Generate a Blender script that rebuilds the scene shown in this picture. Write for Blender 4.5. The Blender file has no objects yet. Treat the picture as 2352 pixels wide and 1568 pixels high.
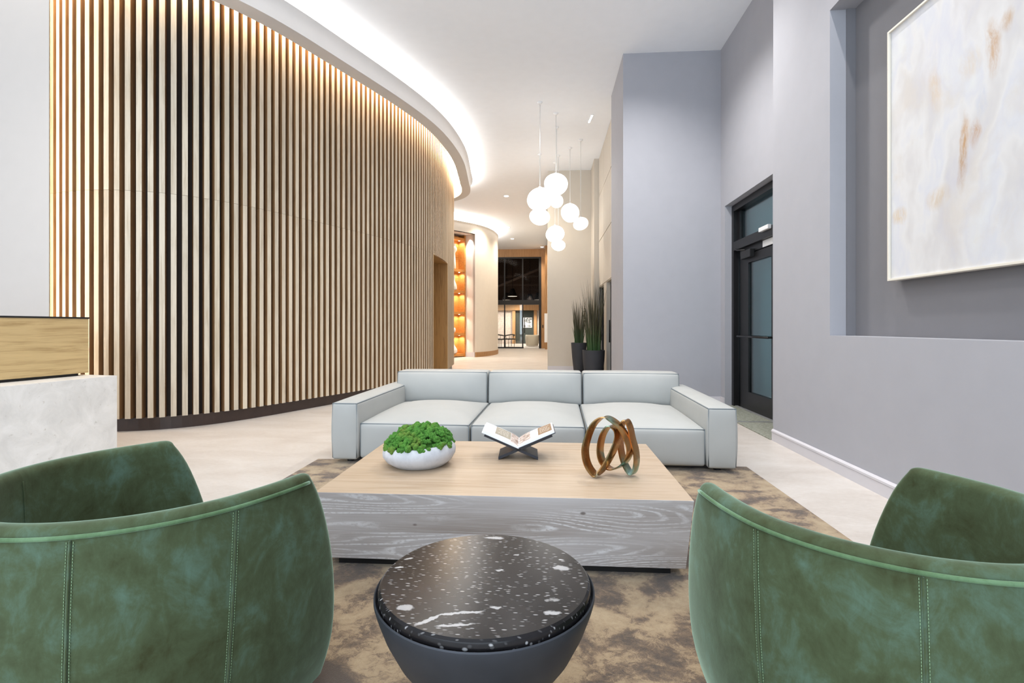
import bpy, bmesh, math, random
from mathutils import Vector, Matrix, noise as mnoise
import numpy as np

scene = bpy.context.scene
C = scene.collection
random.seed(7)
PI = math.pi

# ------------------------------------------------------------------ camera
YAW = math.atan(80 / 1160)
cam_d = bpy.data.cameras.new('camera')
cam = bpy.data.objects.new('camera', cam_d)
C.objects.link(cam)
cam.location = (0, 0, 1.2)
cam.rotation_euler = (PI / 2, 0, YAW)
cam_d.sensor_width = 36
cam_d.lens = 36 * 1160 / 2352
cam_d.shift_y = -34 / 2352
cam_d.clip_start = 0.05
cam_d.clip_end = 200
scene.camera = cam

# ------------------------------------------------------------------ view, world, large lights
vs = scene.view_settings
vs.view_transform = 'Standard'
vs.look = 'None'
vs.gamma = 1
vs.use_curve_mapping = False
vs.exposure = 0.32

world = bpy.data.worlds.new('world')
scene.world = world
world.use_nodes = True
bg = world.node_tree.nodes['Background']
bg.inputs[0].default_value = (0.80, 0.88, 1.0, 1)
bg.inputs[1].default_value = 0.5


def area_light(name, loc, rot, size, power, col, size_y=None, spread=None):
    d = bpy.data.lights.new(name, 'AREA')
    d.energy = power
    d.color = col
    d.shape = 'RECTANGLE' if size_y else 'SQUARE'
    d.size = size
    if size_y:
        d.size_y = size_y
    if spread:
        d.spread = spread
    o = bpy.data.objects.new(name, d)
    C.objects.link(o)
    o.location = loc
    o.rotation_euler = rot
    return o


def spot_light(name, loc, target, power, col, angle=100, blend=0.6, radius=0.08):
    d = bpy.data.lights.new(name, 'SPOT')
    d.energy = power
    d.color = col
    d.spot_size = math.radians(angle)
    d.spot_blend = blend
    d.shadow_soft_size = radius
    o = bpy.data.objects.new(name, d)
    C.objects.link(o)
    o.location = loc
    v = Vector(target) - Vector(loc)
    o.rotation_euler = v.to_track_quat('-Z', 'Y').to_euler()
    return o


DAY = (0.74, 0.87, 1.0)
NEUT = (1.0, 0.98, 0.955)
WARM = (1.0, 0.89, 0.74)
# daylight through the tall glass front behind the photographer
area_light('front_window_daylight', (-2.0, -3.6, 2.7), (PI / 2, 0, 0), 11, 500, DAY, 4.8)
# recessed lamps of the lounge ceiling
for x, y in [(-2.6, 0.8), (0.0, 0.8), (-2.6, 3.2), (-0.3, 3.0), (-1.2, 6.0), (0.3, 6.2), (-0.6, 9.2), (-3.6, 3.2)]:
    spot_light('ceiling_lamp_light', (x, y, 5.44), (x, y, 0), 84, NEUT, 125, 0.7, 0.09)
# lamps in front of the entrance door and the grey column
for x, y, p in [(1.25, 6.7, 150), (1.2, 5.6, 210)]:
    spot_light('entrance_lamp_light', (x, y, 5.44), (x + 0.15, y + 0.35, 0), p, NEUT, 130, 0.8, 0.09)
# picture lamps over the niche
for y in (2.4, 3.6):
    spot_light('picture_lamp_light', (1.93, y, 5.44), (2.55, y, 1.0), 120, NEUT, 80, 0.7, 0.035)
# corridor beyond
for x, y in [(-1.0, 13.5), (-1.33, 16.57), (-2.1, 19.58), (-1.2, 21.8), (-1.2, 24.6), (-0.6, 26.8)]:
    spot_light('corridor_lamp_light', (x, y, 5.44), (x, y, 0), 240, WARM, 130, 0.7, 0.08)


# ------------------------------------------------------------------ materials
def srgb(h):
    h = h.lstrip('#')
    c = [int(h[i:i + 2], 16) / 255 for i in (0, 2, 4)]
    return tuple((x / 12.92 if x <= 0.04045 else ((x + 0.055) / 1.055) ** 2.4) for x in c) + (1,)


class NT:
    def __init__(s, name):
        s.m = bpy.data.materials.new(name)
        s.m.use_nodes = True
        s.t = s.m.node_tree
        s.b = s.t.nodes['Principled BSDF']
        s.out = s.t.nodes['Material Output']

    def n(s, typ, ins=None, **kw):
        nd = s.t.nodes.new(typ)
        for k, v in kw.items():
            setattr(nd, k, v)
        for k, v in (ins or {}).items():
            if hasattr(v, 'is_output'):
                s.t.links.new(v, nd.inputs[k])
            else:
                nd.inputs[k].default_value = v
        return nd

    def l(s, a, b):
        s.t.links.new(a, b)

    def coord(s, scale=(1, 1, 1), kind='Object', loc=(0, 0, 0), rnd=False, rot=(0, 0, 0)):
        tc = s.n('ShaderNodeTexCoord')
        src = tc.outputs[kind]
        if rnd:
            oi = s.n('ShaderNodeObjectInfo')
            mul = s.n('ShaderNodeMath', {0: oi.outputs['Random'], 1: 37.0}, operation='MULTIPLY')
            add = s.n('ShaderNodeVectorMath', {0: src, 1: mul.outputs[0]}, operation='ADD')
            src = add.outputs[0]
        mp = s.n('ShaderNodeMapping', {'Vector': src, 'Scale': scale, 'Location': loc, 'Rotation': rot})
        return mp.outputs[0]

    def noise(s, vec, scale=5, detail=4, rough=0.5, dist=0):
        return s.n('ShaderNodeTexNoise', {'Vector': vec, 'Scale': scale, 'Detail': detail, 'Roughness': rough, 'Distortion': dist}).outputs['Fac']

    def ramp(s, fac, stops, interp='LINEAR'):
        r = s.n('ShaderNodeValToRGB', {0: fac})
        cr = r.color_ramp
        cr.interpolation = interp
        while len(cr.elements) < len(stops):
            cr.elements.new(0.5)
        for e, (p, c) in zip(cr.elements, stops):
            e.position = p
            e.color = c if not isinstance(c, (int, float)) else (c, c, c, 1)
        return r.outputs[0]

    def mix(s, fac, a, b, mode='MIX'):
        nd = s.n('ShaderNodeMix', data_type='RGBA', blend_type=mode)
        for k, v in ((0, fac), (6, a), (7, b)):
            if hasattr(v, 'is_output'):
                s.l(v, nd.inputs[k])
            else:
                nd.inputs[k].default_value = v
        return nd.outputs[2]

    def math(s, op, a, b=0.0, c=None, clamp=False):
        nd = s.n('ShaderNodeMath', operation=op, use_clamp=clamp)
        for k, v in ((0, a), (1, b)) + (((2, c),) if c is not None else ()):
            if hasattr(v, 'is_output'):
                s.l(v, nd.inputs[k])
            else:
                nd.inputs[k].default_value = v
        return nd.outputs[0]

    def bump(s, h, strength=0.3, dist=0.01):
        b = s.n('ShaderNodeBump', {'Height': h, 'Strength': strength, 'Distance': dist})
        s.l(b.outputs[0], s.b.inputs['Normal'])

    def set(s, **kw):
        for k, v in kw.items():
            k = k.replace('_', ' ')
            if hasattr(v, 'is_output'):
                s.l(v, s.b.inputs[k])
            else:
                s.b.inputs[k].default_value = v
        return s


def plain(name, hexc, rough=0.6, metal=0.0, var=0.04, nscale=6, bump=0.0, spec=0.5):
    t = NT(name)
    c = srgb(hexc)
    v = t.coord()
    f = t.noise(v, nscale, 3)
    d = tuple(x * (1 - var) for x in c[:3]) + (1,)
    u = tuple(min(1, x * (1 + var)) for x in c[:3]) + (1,)
    t.set(Base_Color=t.ramp(f, [(0.3, d), (0.7, u)]), Roughness=rough, Metallic=metal)
    t.b.inputs['Specular IOR Level'].default_value = spec
    if bump:
        t.bump(t.noise(v, 220, 2), bump, 0.002)
    return t.m


def emit(name, col, strength):
    t = NT(name)
    t.set(Base_Color=(0.8, 0.8, 0.8, 1), Emission_Color=col, Emission_Strength=strength)
    return t.m


def wood(name, light, dark, axis='z', rough=0.5, grain=1.0, rnd=True, tone=0.12):
    t = NT(name)
    k = {'x': (0.9, 14, 14), 'y': (14, 0.9, 14), 'z': (14, 14, 0.9)}[axis]
    v = t.coord(k, rnd=rnd)
    g1 = t.noise(v, 1.6, 5, 0.6, 0.8)
    k2 = tuple(x * 5 if x > 1 else x * 2 for x in k)
    g2 = t.noise(t.coord(k2, rnd=rnd), 2.2, 3, 0.7)
    f = t.math('ADD', t.math('MULTIPLY', g1, 0.65), t.math('MULTIPLY', g2, 0.35))
    col = t.ramp(f, [(0.36, srgb(dark)), (0.52, srgb(light)), (0.7, tuple(min(1, x * 1.1) for x in srgb(light)[:3]) + (1,))])
    if rnd and tone:
        oi = t.n('ShaderNodeObjectInfo')
        m = t.n('ShaderNodeMapRange', {0: oi.outputs['Random'], 3: 1 - tone, 4: 1 + tone * 0.5})
        col = t.mix(1.0, col, m.outputs[0], 'MULTIPLY')
    t.set(Base_Color=col, Roughness=rough)
    t.bump(g2, 0.12 * grain, 0.003)
    return t.m


def velvet(name, a, b, c):
    t = NT(name)
    v = t.coord((1, 1, 1))
    n1 = t.noise(v, 6.0, 6, 0.66, 0.5)
    n2 = t.noise(t.coord((1, 1, 0.5)), 26, 5, 0.7, 0.6)
    f = t.math('ADD', t.math('MULTIPLY', n1, 0.7), t.math('MULTIPLY', n2, 0.3))
    col = t.ramp(f, [(0.32, srgb(a)), (0.5, srgb(b)), (0.68, srgb(c))])
    t.set(Base_Color=col, Roughness=0.85)
    t.b.inputs['Specular IOR Level'].default_value = 0.15
    t.b.inputs['Sheen Weight'].default_value = 0.8
    t.b.inputs['Sheen Roughness'].default_value = 0.35
    t.b.inputs['Sheen Tint'].default_value = srgb('#c4e2cc')
    t.bump(t.noise(v, 160, 3, 0.7), 0.15, 0.002)
    return t.m


M = {}
M['ceiling'] = plain('ceiling_paint', '#f2f5fa', 0.9, var=0.01)
M['wall_white'] = plain('white_wall_paint', '#dfd5cc', 0.85, var=0.01)
M['wall_grey'] = plain('grey_wall_paint', '#a5a5ab', 0.85, var=0.015, bump=0.05)
M['wall_beige'] = plain('beige_wall_paint', '#c6beb2', 0.85, var=0.01)
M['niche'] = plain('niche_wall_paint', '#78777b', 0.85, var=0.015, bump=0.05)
M['trim'] = plain('trim_paint', '#c9c6ca', 0.6, var=0.01)
M['ring'] = plain('ring_paint', '#d0cdcb', 0.9, var=0.01)
M['drum'] = plain('drum_wall_paint', '#d9d1c6', 0.9, var=0.015)
M['gap'] = plain('slat_backing', '#2a211b', 0.8, var=0.1)
M['plinth'] = plain('dark_plinth', '#3a2c27', 0.35, var=0.15)
M['slat'] = wood('pale_oak_slat', '#d2c5b0', '#bcab92', 'z', 0.55)
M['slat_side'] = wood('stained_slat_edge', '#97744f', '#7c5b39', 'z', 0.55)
M['oak'] = wood('oak_panel', '#a8824f', '#8d6a3c', 'z', 0.5)
M['oak_desk'] = wood('oak_counter', '#c3a878', '#a68a5c', 'x', 0.5, rnd=False)
M['shelf_wood'] = wood('honey_oak', '#c88a45', '#a86b2e', 'x', 0.5)
M['far_wood'] = wood('tan_wood', '#b58a5c', '#9a7044', 'z', 0.5)
M['top_wood'] = wood('table_top_oak', '#b6a189', '#a58c70', 'x', 0.42, 0.6, tone=0.07)
M['black'] = plain('matte_black', '#141314', 0.5, var=0.1)
M['window_black'] = plain('window_black', '#0a0909', 0.5, var=0.05)
M['black_metal'] = plain('black_metal', '#1a191a', 0.4, 0.3, var=0.05)
M['charcoal'] = plain('charcoal_steel', '#383b41', 0.5, 0.3, var=0.12, nscale=9)
M['pot'] = plain('anthracite_pot', '#34353a', 0.75, var=0.06)
M['soil'] = plain('soil', '#2a221b', 0.95, var=0.3, nscale=60)
M['sofa'] = plain('pale_sofa_leather', '#aaaba8', 0.6, var=0.03, nscale=4, bump=0.08)
M['piping'] = plain('grey_piping', '#6c7478', 0.6, var=0.05)
M['velvet'] = velvet('green_velvet', '#373920', '#48533a', '#586f60')
M['velvet_edge'] = velvet('green_velvet_piping', '#455a3a', '#5a7453', '#728f6e')
M['stitch'] = plain('pale_green_thread', '#7f9a76', 0.8)
M['white_cer'] = plain('white_ceramic', '#e9e4da', 0.35, var=0.02)
M['page'] = plain('book_paper', '#eceef2', 0.6, var=0.01)
M['navy'] = plain('navy_black_lacquer', '#20242e', 0.35, var=0.1)
M['cream_fabric'] = plain('cream_boucle', '#d8cfbb', 0.9, var=0.06, nscale=40)
M['white_plastic'] = plain('white_plastic', '#e8e8e8', 0.4, var=0.01)
M['sill'] = plain('aluminium_sill', '#b9b9b8', 0.4, 0.6)
M['cord'] = plain('white_cord', '#d8d8d6', 0.5)
M['led_white'] = emit('cove_led', (1.0, 0.965, 0.92, 1), 7.5)
M['led_warm'] = emit('warm_led', (1.0, 0.78, 0.54, 1), 24)
M['led_corner'] = emit('corner_led', (1.0, 0.84, 0.64, 1), 20)
M['lamp_on'] = emit('downlight_lens', (1.0, 0.96, 0.9, 1), 14)
M['globe_dim'] = emit('opal_glass_dim', (1.0, 0.97, 0.93, 1), 0.75)
M['globe'] = emit('opal_glass_lit', (1.0, 0.97, 0.93, 1), 3.2)
M['disc_on'] = emit('lamp_diffuser', (1.0, 0.93, 0.8, 1), 5)


def m_floor():
    t = NT('cream_limestone')
    v = t.coord((1, 2.4, 1))
    n1 = t.noise(v, 1.3, 6, 0.6, 0.6)
    n2 = t.noise(t.coord((4, 14, 1)), 5, 5, 0.7)
    f = t.math('ADD', t.math('MULTIPLY', n1, 0.6), t.math('MULTIPLY', n2, 0.4))
    t.set(Base_Color=t.ramp(f, [(0.35, srgb('#b9afa6')), (0.5, srgb('#c6beb6')), (0.65, srgb('#d0cac4'))]), Roughness=0.38)
    return t.m


def m_rug():
    t = NT('brown_viscose_rug')
    v = t.coord((1, 1.2, 1))
    n1 = t.noise(v, 4.6, 4, 0.55, 0.5)
    n2 = t.noise(t.coord((1, 1, 1)), 30, 4, 0.8, 1.0)
    n3 = t.noise(t.coord((1, 3, 1)), 260, 2, 0.7)
    f = t.math('ADD', t.math('MULTIPLY', n1, 0.72), t.math('MULTIPLY', n2, 0.28))
    f = t.math('ADD', f, t.math('MULTIPLY', t.math('SUBTRACT', n3, 0.5), 0.16))
    t.set(Base_Color=t.ramp(f, [(0.40, srgb('#463524')), (0.465, srgb('#6b543b')), (0.51, srgb('#977f5e')), (0.66, srgb('#b09a78'))]), Roughness=0.9)
    t.b.inputs['Sheen Weight'].default_value = 0.3
    t.bump(t.math('ADD', n3, n2), 0.5, 0.006)
    return t.m


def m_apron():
    """limed oak: white cathedral grain lines and a few knots, base tinted with cool window light"""
    t = NT('limed_oak_cool_lit')
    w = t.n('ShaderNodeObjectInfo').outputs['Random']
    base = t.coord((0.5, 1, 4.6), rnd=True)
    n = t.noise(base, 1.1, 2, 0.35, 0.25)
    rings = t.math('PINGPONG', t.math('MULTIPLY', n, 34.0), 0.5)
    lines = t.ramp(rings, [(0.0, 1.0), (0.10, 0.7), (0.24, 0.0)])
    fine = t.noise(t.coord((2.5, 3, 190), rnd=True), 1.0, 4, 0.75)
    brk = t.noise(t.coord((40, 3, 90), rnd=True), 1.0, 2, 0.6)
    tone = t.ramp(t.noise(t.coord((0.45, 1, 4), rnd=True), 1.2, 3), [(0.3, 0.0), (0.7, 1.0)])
    wood_c = t.mix(tone, srgb('#93877e'), srgb('#c3bdbb'))  # greys include the cool window light on the front, mixed into the oak colour
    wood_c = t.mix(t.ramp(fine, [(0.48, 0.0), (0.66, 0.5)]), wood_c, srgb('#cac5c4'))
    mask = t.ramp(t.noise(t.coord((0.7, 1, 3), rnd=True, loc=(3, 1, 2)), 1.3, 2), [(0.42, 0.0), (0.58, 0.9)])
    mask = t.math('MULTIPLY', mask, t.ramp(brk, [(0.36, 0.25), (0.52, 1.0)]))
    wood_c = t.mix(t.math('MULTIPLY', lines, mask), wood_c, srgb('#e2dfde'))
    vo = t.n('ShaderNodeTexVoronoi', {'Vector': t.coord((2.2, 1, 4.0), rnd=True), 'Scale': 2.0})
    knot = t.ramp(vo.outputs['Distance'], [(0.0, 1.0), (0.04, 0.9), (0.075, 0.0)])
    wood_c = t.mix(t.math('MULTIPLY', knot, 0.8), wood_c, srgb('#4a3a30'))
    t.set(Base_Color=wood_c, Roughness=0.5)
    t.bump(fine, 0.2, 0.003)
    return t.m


# pale inclusions of the marble disc: x, y, turn, half length, half width (metres, from its centre)
MARKS = [(-.003, .258, 0, .034, .011), (-.245, .09, .3, .014, .007), (.08, .139, 0, .009, .006), (.036, .039, 0, .012, .006), (.046, -.153, 0, .017, .007),
         (.184, -.166, 0, .022, .011), (-.11, -.218, .75, .04, .007), (-.06, -.188, .3, .04, .0065), (-.015, -.18, .05, .03, .006), (-.045, -.235, .2, .05, .007), (.216, .116, .2, .008, .005), (-.255, .035, 0, .012, .006)]


def m_marble():
    t = NT('black_marble')
    v1 = t.coord((40, 130, 60))
    vo = t.n('ShaderNodeTexVoronoi', {'Vector': v1, 'Scale': 1.0, 'Randomness': 1.0})
    spk = t.ramp(vo.outputs['Distance'], [(0.0, 1.0), (0.17, 0.85), (0.30, 0.0)])
    sel = t.ramp(t.n('ShaderNodeSeparateColor', {0: vo.outputs['Color']}).outputs[0], [(0.25, 0.12), (0.85, 0.85)])
    v2 = t.coord((7, 13, 9))
    nz = t.n('ShaderNodeTexNoise', {'Vector': t.coord((30, 30, 30)), 'Scale': 1.0, 'Detail': 3})
    v2d = t.n('ShaderNodeVectorMath', {0: v2, 1: t.n('ShaderNodeVectorMath', {0: nz.outputs['Color'], 'Scale': 0.35}, operation='SCALE').outputs[0]}, operation='ADD').outputs[0]
    vb = t.n('ShaderNodeTexVoronoi', {'Vector': v2d, 'Scale': 1.0})
    big = t.ramp(vb.outputs['Distance'], [(0.0, 1.0), (0.17, 0.85), (0.21, 0.0)])
    bsel = t.ramp(t.n('ShaderNodeSeparateColor', {0: vb.outputs['Color']}).outputs[1], [(0.76, 0.0), (0.82, 0.9)])
    f = t.math('MAXIMUM', t.math('MULTIPLY', spk, sel), t.math('MULTIPLY', big, bsel), clamp=True)
    oc = t.coord((1, 1, 0))
    wob = t.n('ShaderNodeTexNoise', {'Vector': oc, 'Scale': 55.0, 'Detail': 4})
    wob = t.n('ShaderNodeVectorMath', {0: wob.outputs['Color'], 1: (0.5, 0.5, 0.5)}, operation='SUBTRACT')
    wob = t.n('ShaderNodeVectorMath', {0: wob.outputs[0], 'Scale': 0.022}, operation='SCALE')
    pw = t.n('ShaderNodeVectorMath', {0: oc, 1: wob.outputs[0]}, operation='ADD').outputs[0]
    for x, y, a, rx, ry in MARKS:
        d = t.n('ShaderNodeVectorMath', {0: pw, 1: (x, y, 0)}, operation='SUBTRACT').outputs[0]
        d = t.n('ShaderNodeMapping', {'Vector': d, 'Rotation': (0, 0, -a)}).outputs[0]
        d = t.n('ShaderNodeVectorMath', {0: d, 1: (1 / rx, 1 / ry, 0)}, operation='MULTIPLY').outputs[0]
        ln = t.n('ShaderNodeVectorMath', {0: d}, operation='LENGTH').outputs['Value']
        f = t.math('MAXIMUM', f, t.ramp(ln, [(0.7, 0.9), (1.0, 0.0)]))
    n = t.noise(t.coord((3, 3, 3)), 2, 4)
    base = t.ramp(n, [(0.3, srgb('#131213')), (0.7, srgb('#272425'))])
    t.set(Base_Color=t.mix(f, base, srgb('#b3b1b0')), Roughness=0.2)
    t.b.inputs['Specular IOR Level'].default_value = 0.3
    return t.m


def m_stone():
    t = NT('pale_limestone_counter')
    v = t.coord((1, 1, 1))
    n1 = t.noise(v, 5, 6, 0.65, 0.5)
    n2 = t.noise(v, 22, 3, 0.6)
    c = t.ramp(n1, [(0.3, srgb('#cfcdc9')), (0.55, srgb('#dedcd8')), (0.7, srgb('#e6e4e1'))])
    c = t.mix(t.ramp(n2, [(0.28, 0.5), (0.36, 0.0)]), c, srgb('#b3aca2'))
    t.set(Base_Color=c, Roughness=0.4)
    return t.m


def m_mat():
    t = NT('speckled_entrance_mat')
    v = t.coord((1, 1, 1))
    n = t.noise(t.coord((6, 30, 1)), 4, 6, 0.8)
    t.set(Base_Color=t.ramp(n, [(0.4, srgb('#5e6152')), (0.5, srgb('#85877a')), (0.6, srgb('#a5a59a'))]), Roughness=0.9)
    return t.m


def m_concrete():
    t = NT('white_plaster_bowl')
    v = t.coord()
    n = t.noise(v, 14, 5, 0.6)
    t.set(Base_Color=t.ramp(n, [(0.3, srgb('#b9bbc0')), (0.6, srgb('#cecfd3'))]), Roughness=0.7)
    t.bump(t.noise(v, 30, 4), 0.25, 0.004)
    return t.m


def m_moss():
    t = NT('green_moss')
    v = t.coord()
    n = t.noise(v, 9, 3)
    n2 = t.noise(v, 120, 4, 0.8)
    c = t.ramp(n, [(0.32, srgb('#285c1b')), (0.5, srgb('#3f7a26')), (0.68, srgb('#6d772c'))])
    c = t.mix(t.ramp(n2, [(0.35, 0.0), (0.6, 0.7)]), c, srgb('#5d9738'))
    t.set(Base_Color=c, Roughness=0.95)
    t.bump(n2, 0.9, 0.006)
    return t.m


def m_bronze():
    t = NT('patinated_bronze')
    v = t.coord()
    n = t.noise(v, 8, 2, 0.45, 0.4)
    n2 = t.noise(v, 14, 2, 0.5)
    c = t.ramp(n, [(0.3, srgb('#a8703f')), (0.52, srgb('#a07d50')), (0.62, srgb('#7f8a74')), (0.74, srgb('#a3c4ba'))])
    t.set(Base_Color=c, Roughness=t.ramp(n2, [(0.3, 0.14), (0.7, 0.32)]), Metallic=0.92)
    return t.m


def m_blade():
    t = NT('grass_blade')
    v = t.coord((1, 1, 1))
    g = t.n('ShaderNodeSeparateXYZ', {0: v}).outputs[2]
    n = t.noise(t.coord((30, 30, 2)), 2, 2)
    f = t.math('ADD', g, t.math('MULTIPLY', n, 0.5))
    t.set(Base_Color=t.ramp(t.math('MULTIPLY', f, 0.6), [(0.25, srgb('#2f6628')), (0.55, srgb('#36582b')), (0.9, srgb('#4b4731'))]), Roughness=0.5)
    return t.m


def m_glass(name, tint, refl=0.12, fres=0.5):
    """thin pane: clear tinted body with a mirror film"""
    t = NT(name)
    tr = t.n('ShaderNodeBsdfTransparent', {0: tint})
    gl = t.n('ShaderNodeBsdfGlossy', {'Color': (1, 1, 1, 1), 'Roughness': 0.02})
    lw = t.n('ShaderNodeLayerWeight', {'Blend': 0.25})
    fac = t.math('ADD', t.math('MULTIPLY', lw.outputs['Fresnel'], fres), refl * 0.5, clamp=True)
    mx = t.n('ShaderNodeMixShader', {0: fac, 1: tr.outputs[0], 2: gl.outputs[0]})
    t.l(mx.outputs[0], t.out.inputs['Surface'])
    return t.m


def m_painting():
    t = NT('abstract_canvas')
    tc = t.n('ShaderNodeTexCoord').outputs['Object']
    nz = t.n('ShaderNodeTexNoise', {'Vector': tc, 'Scale': 3.0, 'Detail': 4, 'Roughness': 0.55})
    off = t.n('ShaderNodeVectorMath', {0: nz.outputs['Color'], 1: (0.5, 0.5, 0.5)}, operation='SUBTRACT')
    off = t.n('ShaderNodeVectorMath', {0: off.outputs[0], 'Scale': 0.15}, operation='SCALE')
    p = t.n('ShaderNodeVectorMath', {0: tc, 1: off.outputs[0]}, operation='ADD').outputs[0]
    strokes = t.noise(t.n('ShaderNodeMapping', {'Vector': p, 'Scale': (1, 3.2, 1.5)}).outputs[0], 1.3, 3, 0.5)
    c = t.ramp(strokes, [(0.30, srgb('#c0bfc6')), (0.42, srgb('#cac8c8')), (0.52, srgb('#d3d2d2')), (0.6, srgb('#cbccd2')), (0.72, srgb('#d4d5d5'))])
    cloud = t.noise(p, 2.2, 5, 0.6)
    c = t.mix(t.ramp(cloud, [(0.54, 0.0), (0.70, 0.55)]), c, srgb('#c9c1b8'))
    br = t.noise(t.n('ShaderNodeMapping', {'Vector': p, 'Scale': (1, 16, 5)}).outputs[0], 2.0, 4, 0.7)

    def blob(c, y, z, ry, rz, col, amt):
        d = t.n('ShaderNodeVectorMath', {0: p, 1: (0, y, z)}, operation='SUBTRACT').outputs[0]
        d = t.n('ShaderNodeVectorMath', {0: d, 1: (0, 1 / ry, 1 / rz)}, operation='MULTIPLY').outputs[0]
        ln = t.n('ShaderNodeVectorMath', {0: d}, operation='LENGTH').outputs['Value']
        f = t.ramp(ln, [(0.35, 1.0), (1.0, 0.0)])
        f = t.math('MULTIPLY', t.math('MULTIPLY', f, t.ramp(br, [(0.35, 0.2), (0.6, 1.0)])), amt * 0.68)
        return t.mix(f, c, srgb(col))
    # canvas centre is at y 2.995, z 2.45
    Y0, Z0 = 2.995, 2.45
    c = blob(c, 3.40 - Y0, 2.95 - Z0, .30, .35, '#c9c8d0', .8)
    c = blob(c, 2.9 - Y0, 1.75 - Z0, .5, .22, '#cbcdd4', .7)
    c = blob(c, 3.23 - Y0, 2.25 - Z0, .035, .26, '#a97c3e', 1.0)
    c = blob(c, 3.22 - Y0, 2.33 - Z0, .05, .13, '#b98b52', .8)
    c = blob(c, 3.15 - Y0, 2.32 - Z0, .04, .10, '#b07f45', .9)
    c = blob(c, 3.04 - Y0, 2.78 - Z0, .06, .20, '#b58852', 1.0)
    c = blob(c, 2.95 - Y0, 2.88 - Z0, .05, .10, '#b38a58', .9)
    c = blob(c, 3.46 - Y0, 2.74 - Z0, .07, .17, '#c9aa80', .7)
    c = blob(c, 3.80 - Y0, 1.98 - Z0, .10, .07, '#c9a86c', .9)
    c = blob(c, 3.42 - Y0, 2.03 - Z0, .14, .09, '#c4a982', .7)
    c = blob(c, 3.2 - Y0, 2.76 - Z0, .10, .10, '#cbb79b', .6)
    c = blob(c, 3.12 - Y0, 2.5 - Z0, .05, .12, '#b9bfce', .8)
    c = blob(c, 2.55 - Y0, 2.2 - Z0, .12, .5, '#b48d5a', .8)
    t.set(Base_Color=c, Roughness=0.7)
    t.bump(br, 0.15, 0.004)
    return t.m


def m_photo(name, cols, sc=18):
    t = NT(name)
    n = t.noise(t.coord((1, 1.4, 1)), sc, 5, 0.65, 0.8)
    st = [(0.3 + 0.4 * i / (len(cols) - 1), srgb(h)) for i, h in enumerate(cols)]
    t.set(Base_Color=t.ramp(n, st), Roughness=0.5)
    return t.m


M['floor'] = m_floor()
M['rug'] = m_rug()
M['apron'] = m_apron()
M['marble'] = m_marble()
M['stone'] = m_stone()
M['mat'] = m_mat()
M['plaster'] = m_concrete()
M['moss'] = m_moss()
M['bronze'] = m_bronze()
M['blade'] = m_blade()
M['glass_clear'] = m_glass('clear_glass', (0.93, 0.94, 0.93, 1), 0.10)
M['glass_dark'] = m_glass('smoked_glass', (0.5, 0.47, 0.45, 1), 0.0, 0.1)
M['glass_teal'] = m_glass('teal_tinted_glass', (0.62, 0.80, 0.82, 1), 0.2)
M['glass_blue'] = m_glass('blue_tinted_glass', (0.07, 0.14, 0.22, 1), 0.15)
M['painting'] = m_painting()


# ------------------------------------------------------------------ geometry helpers
def tag(o, label=None, cat=None, group=None, kind=None):
    if label:
        o['label'] = label
    if cat:
        o['category'] = cat
    if group:
        o['group'] = group
    if kind:
        o['kind'] = kind
    return o


def empty(name, loc=(0, 0, 0), rz=0.0, label=None, cat=None, group=None, kind=None):
    o = bpy.data.objects.new(name, None)
    C.objects.link(o)
    o.location = loc
    o.rotation_euler = (0, 0, rz)
    o.empty_display_size = 0.1
    return tag(o, label, cat, group, kind)


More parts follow.
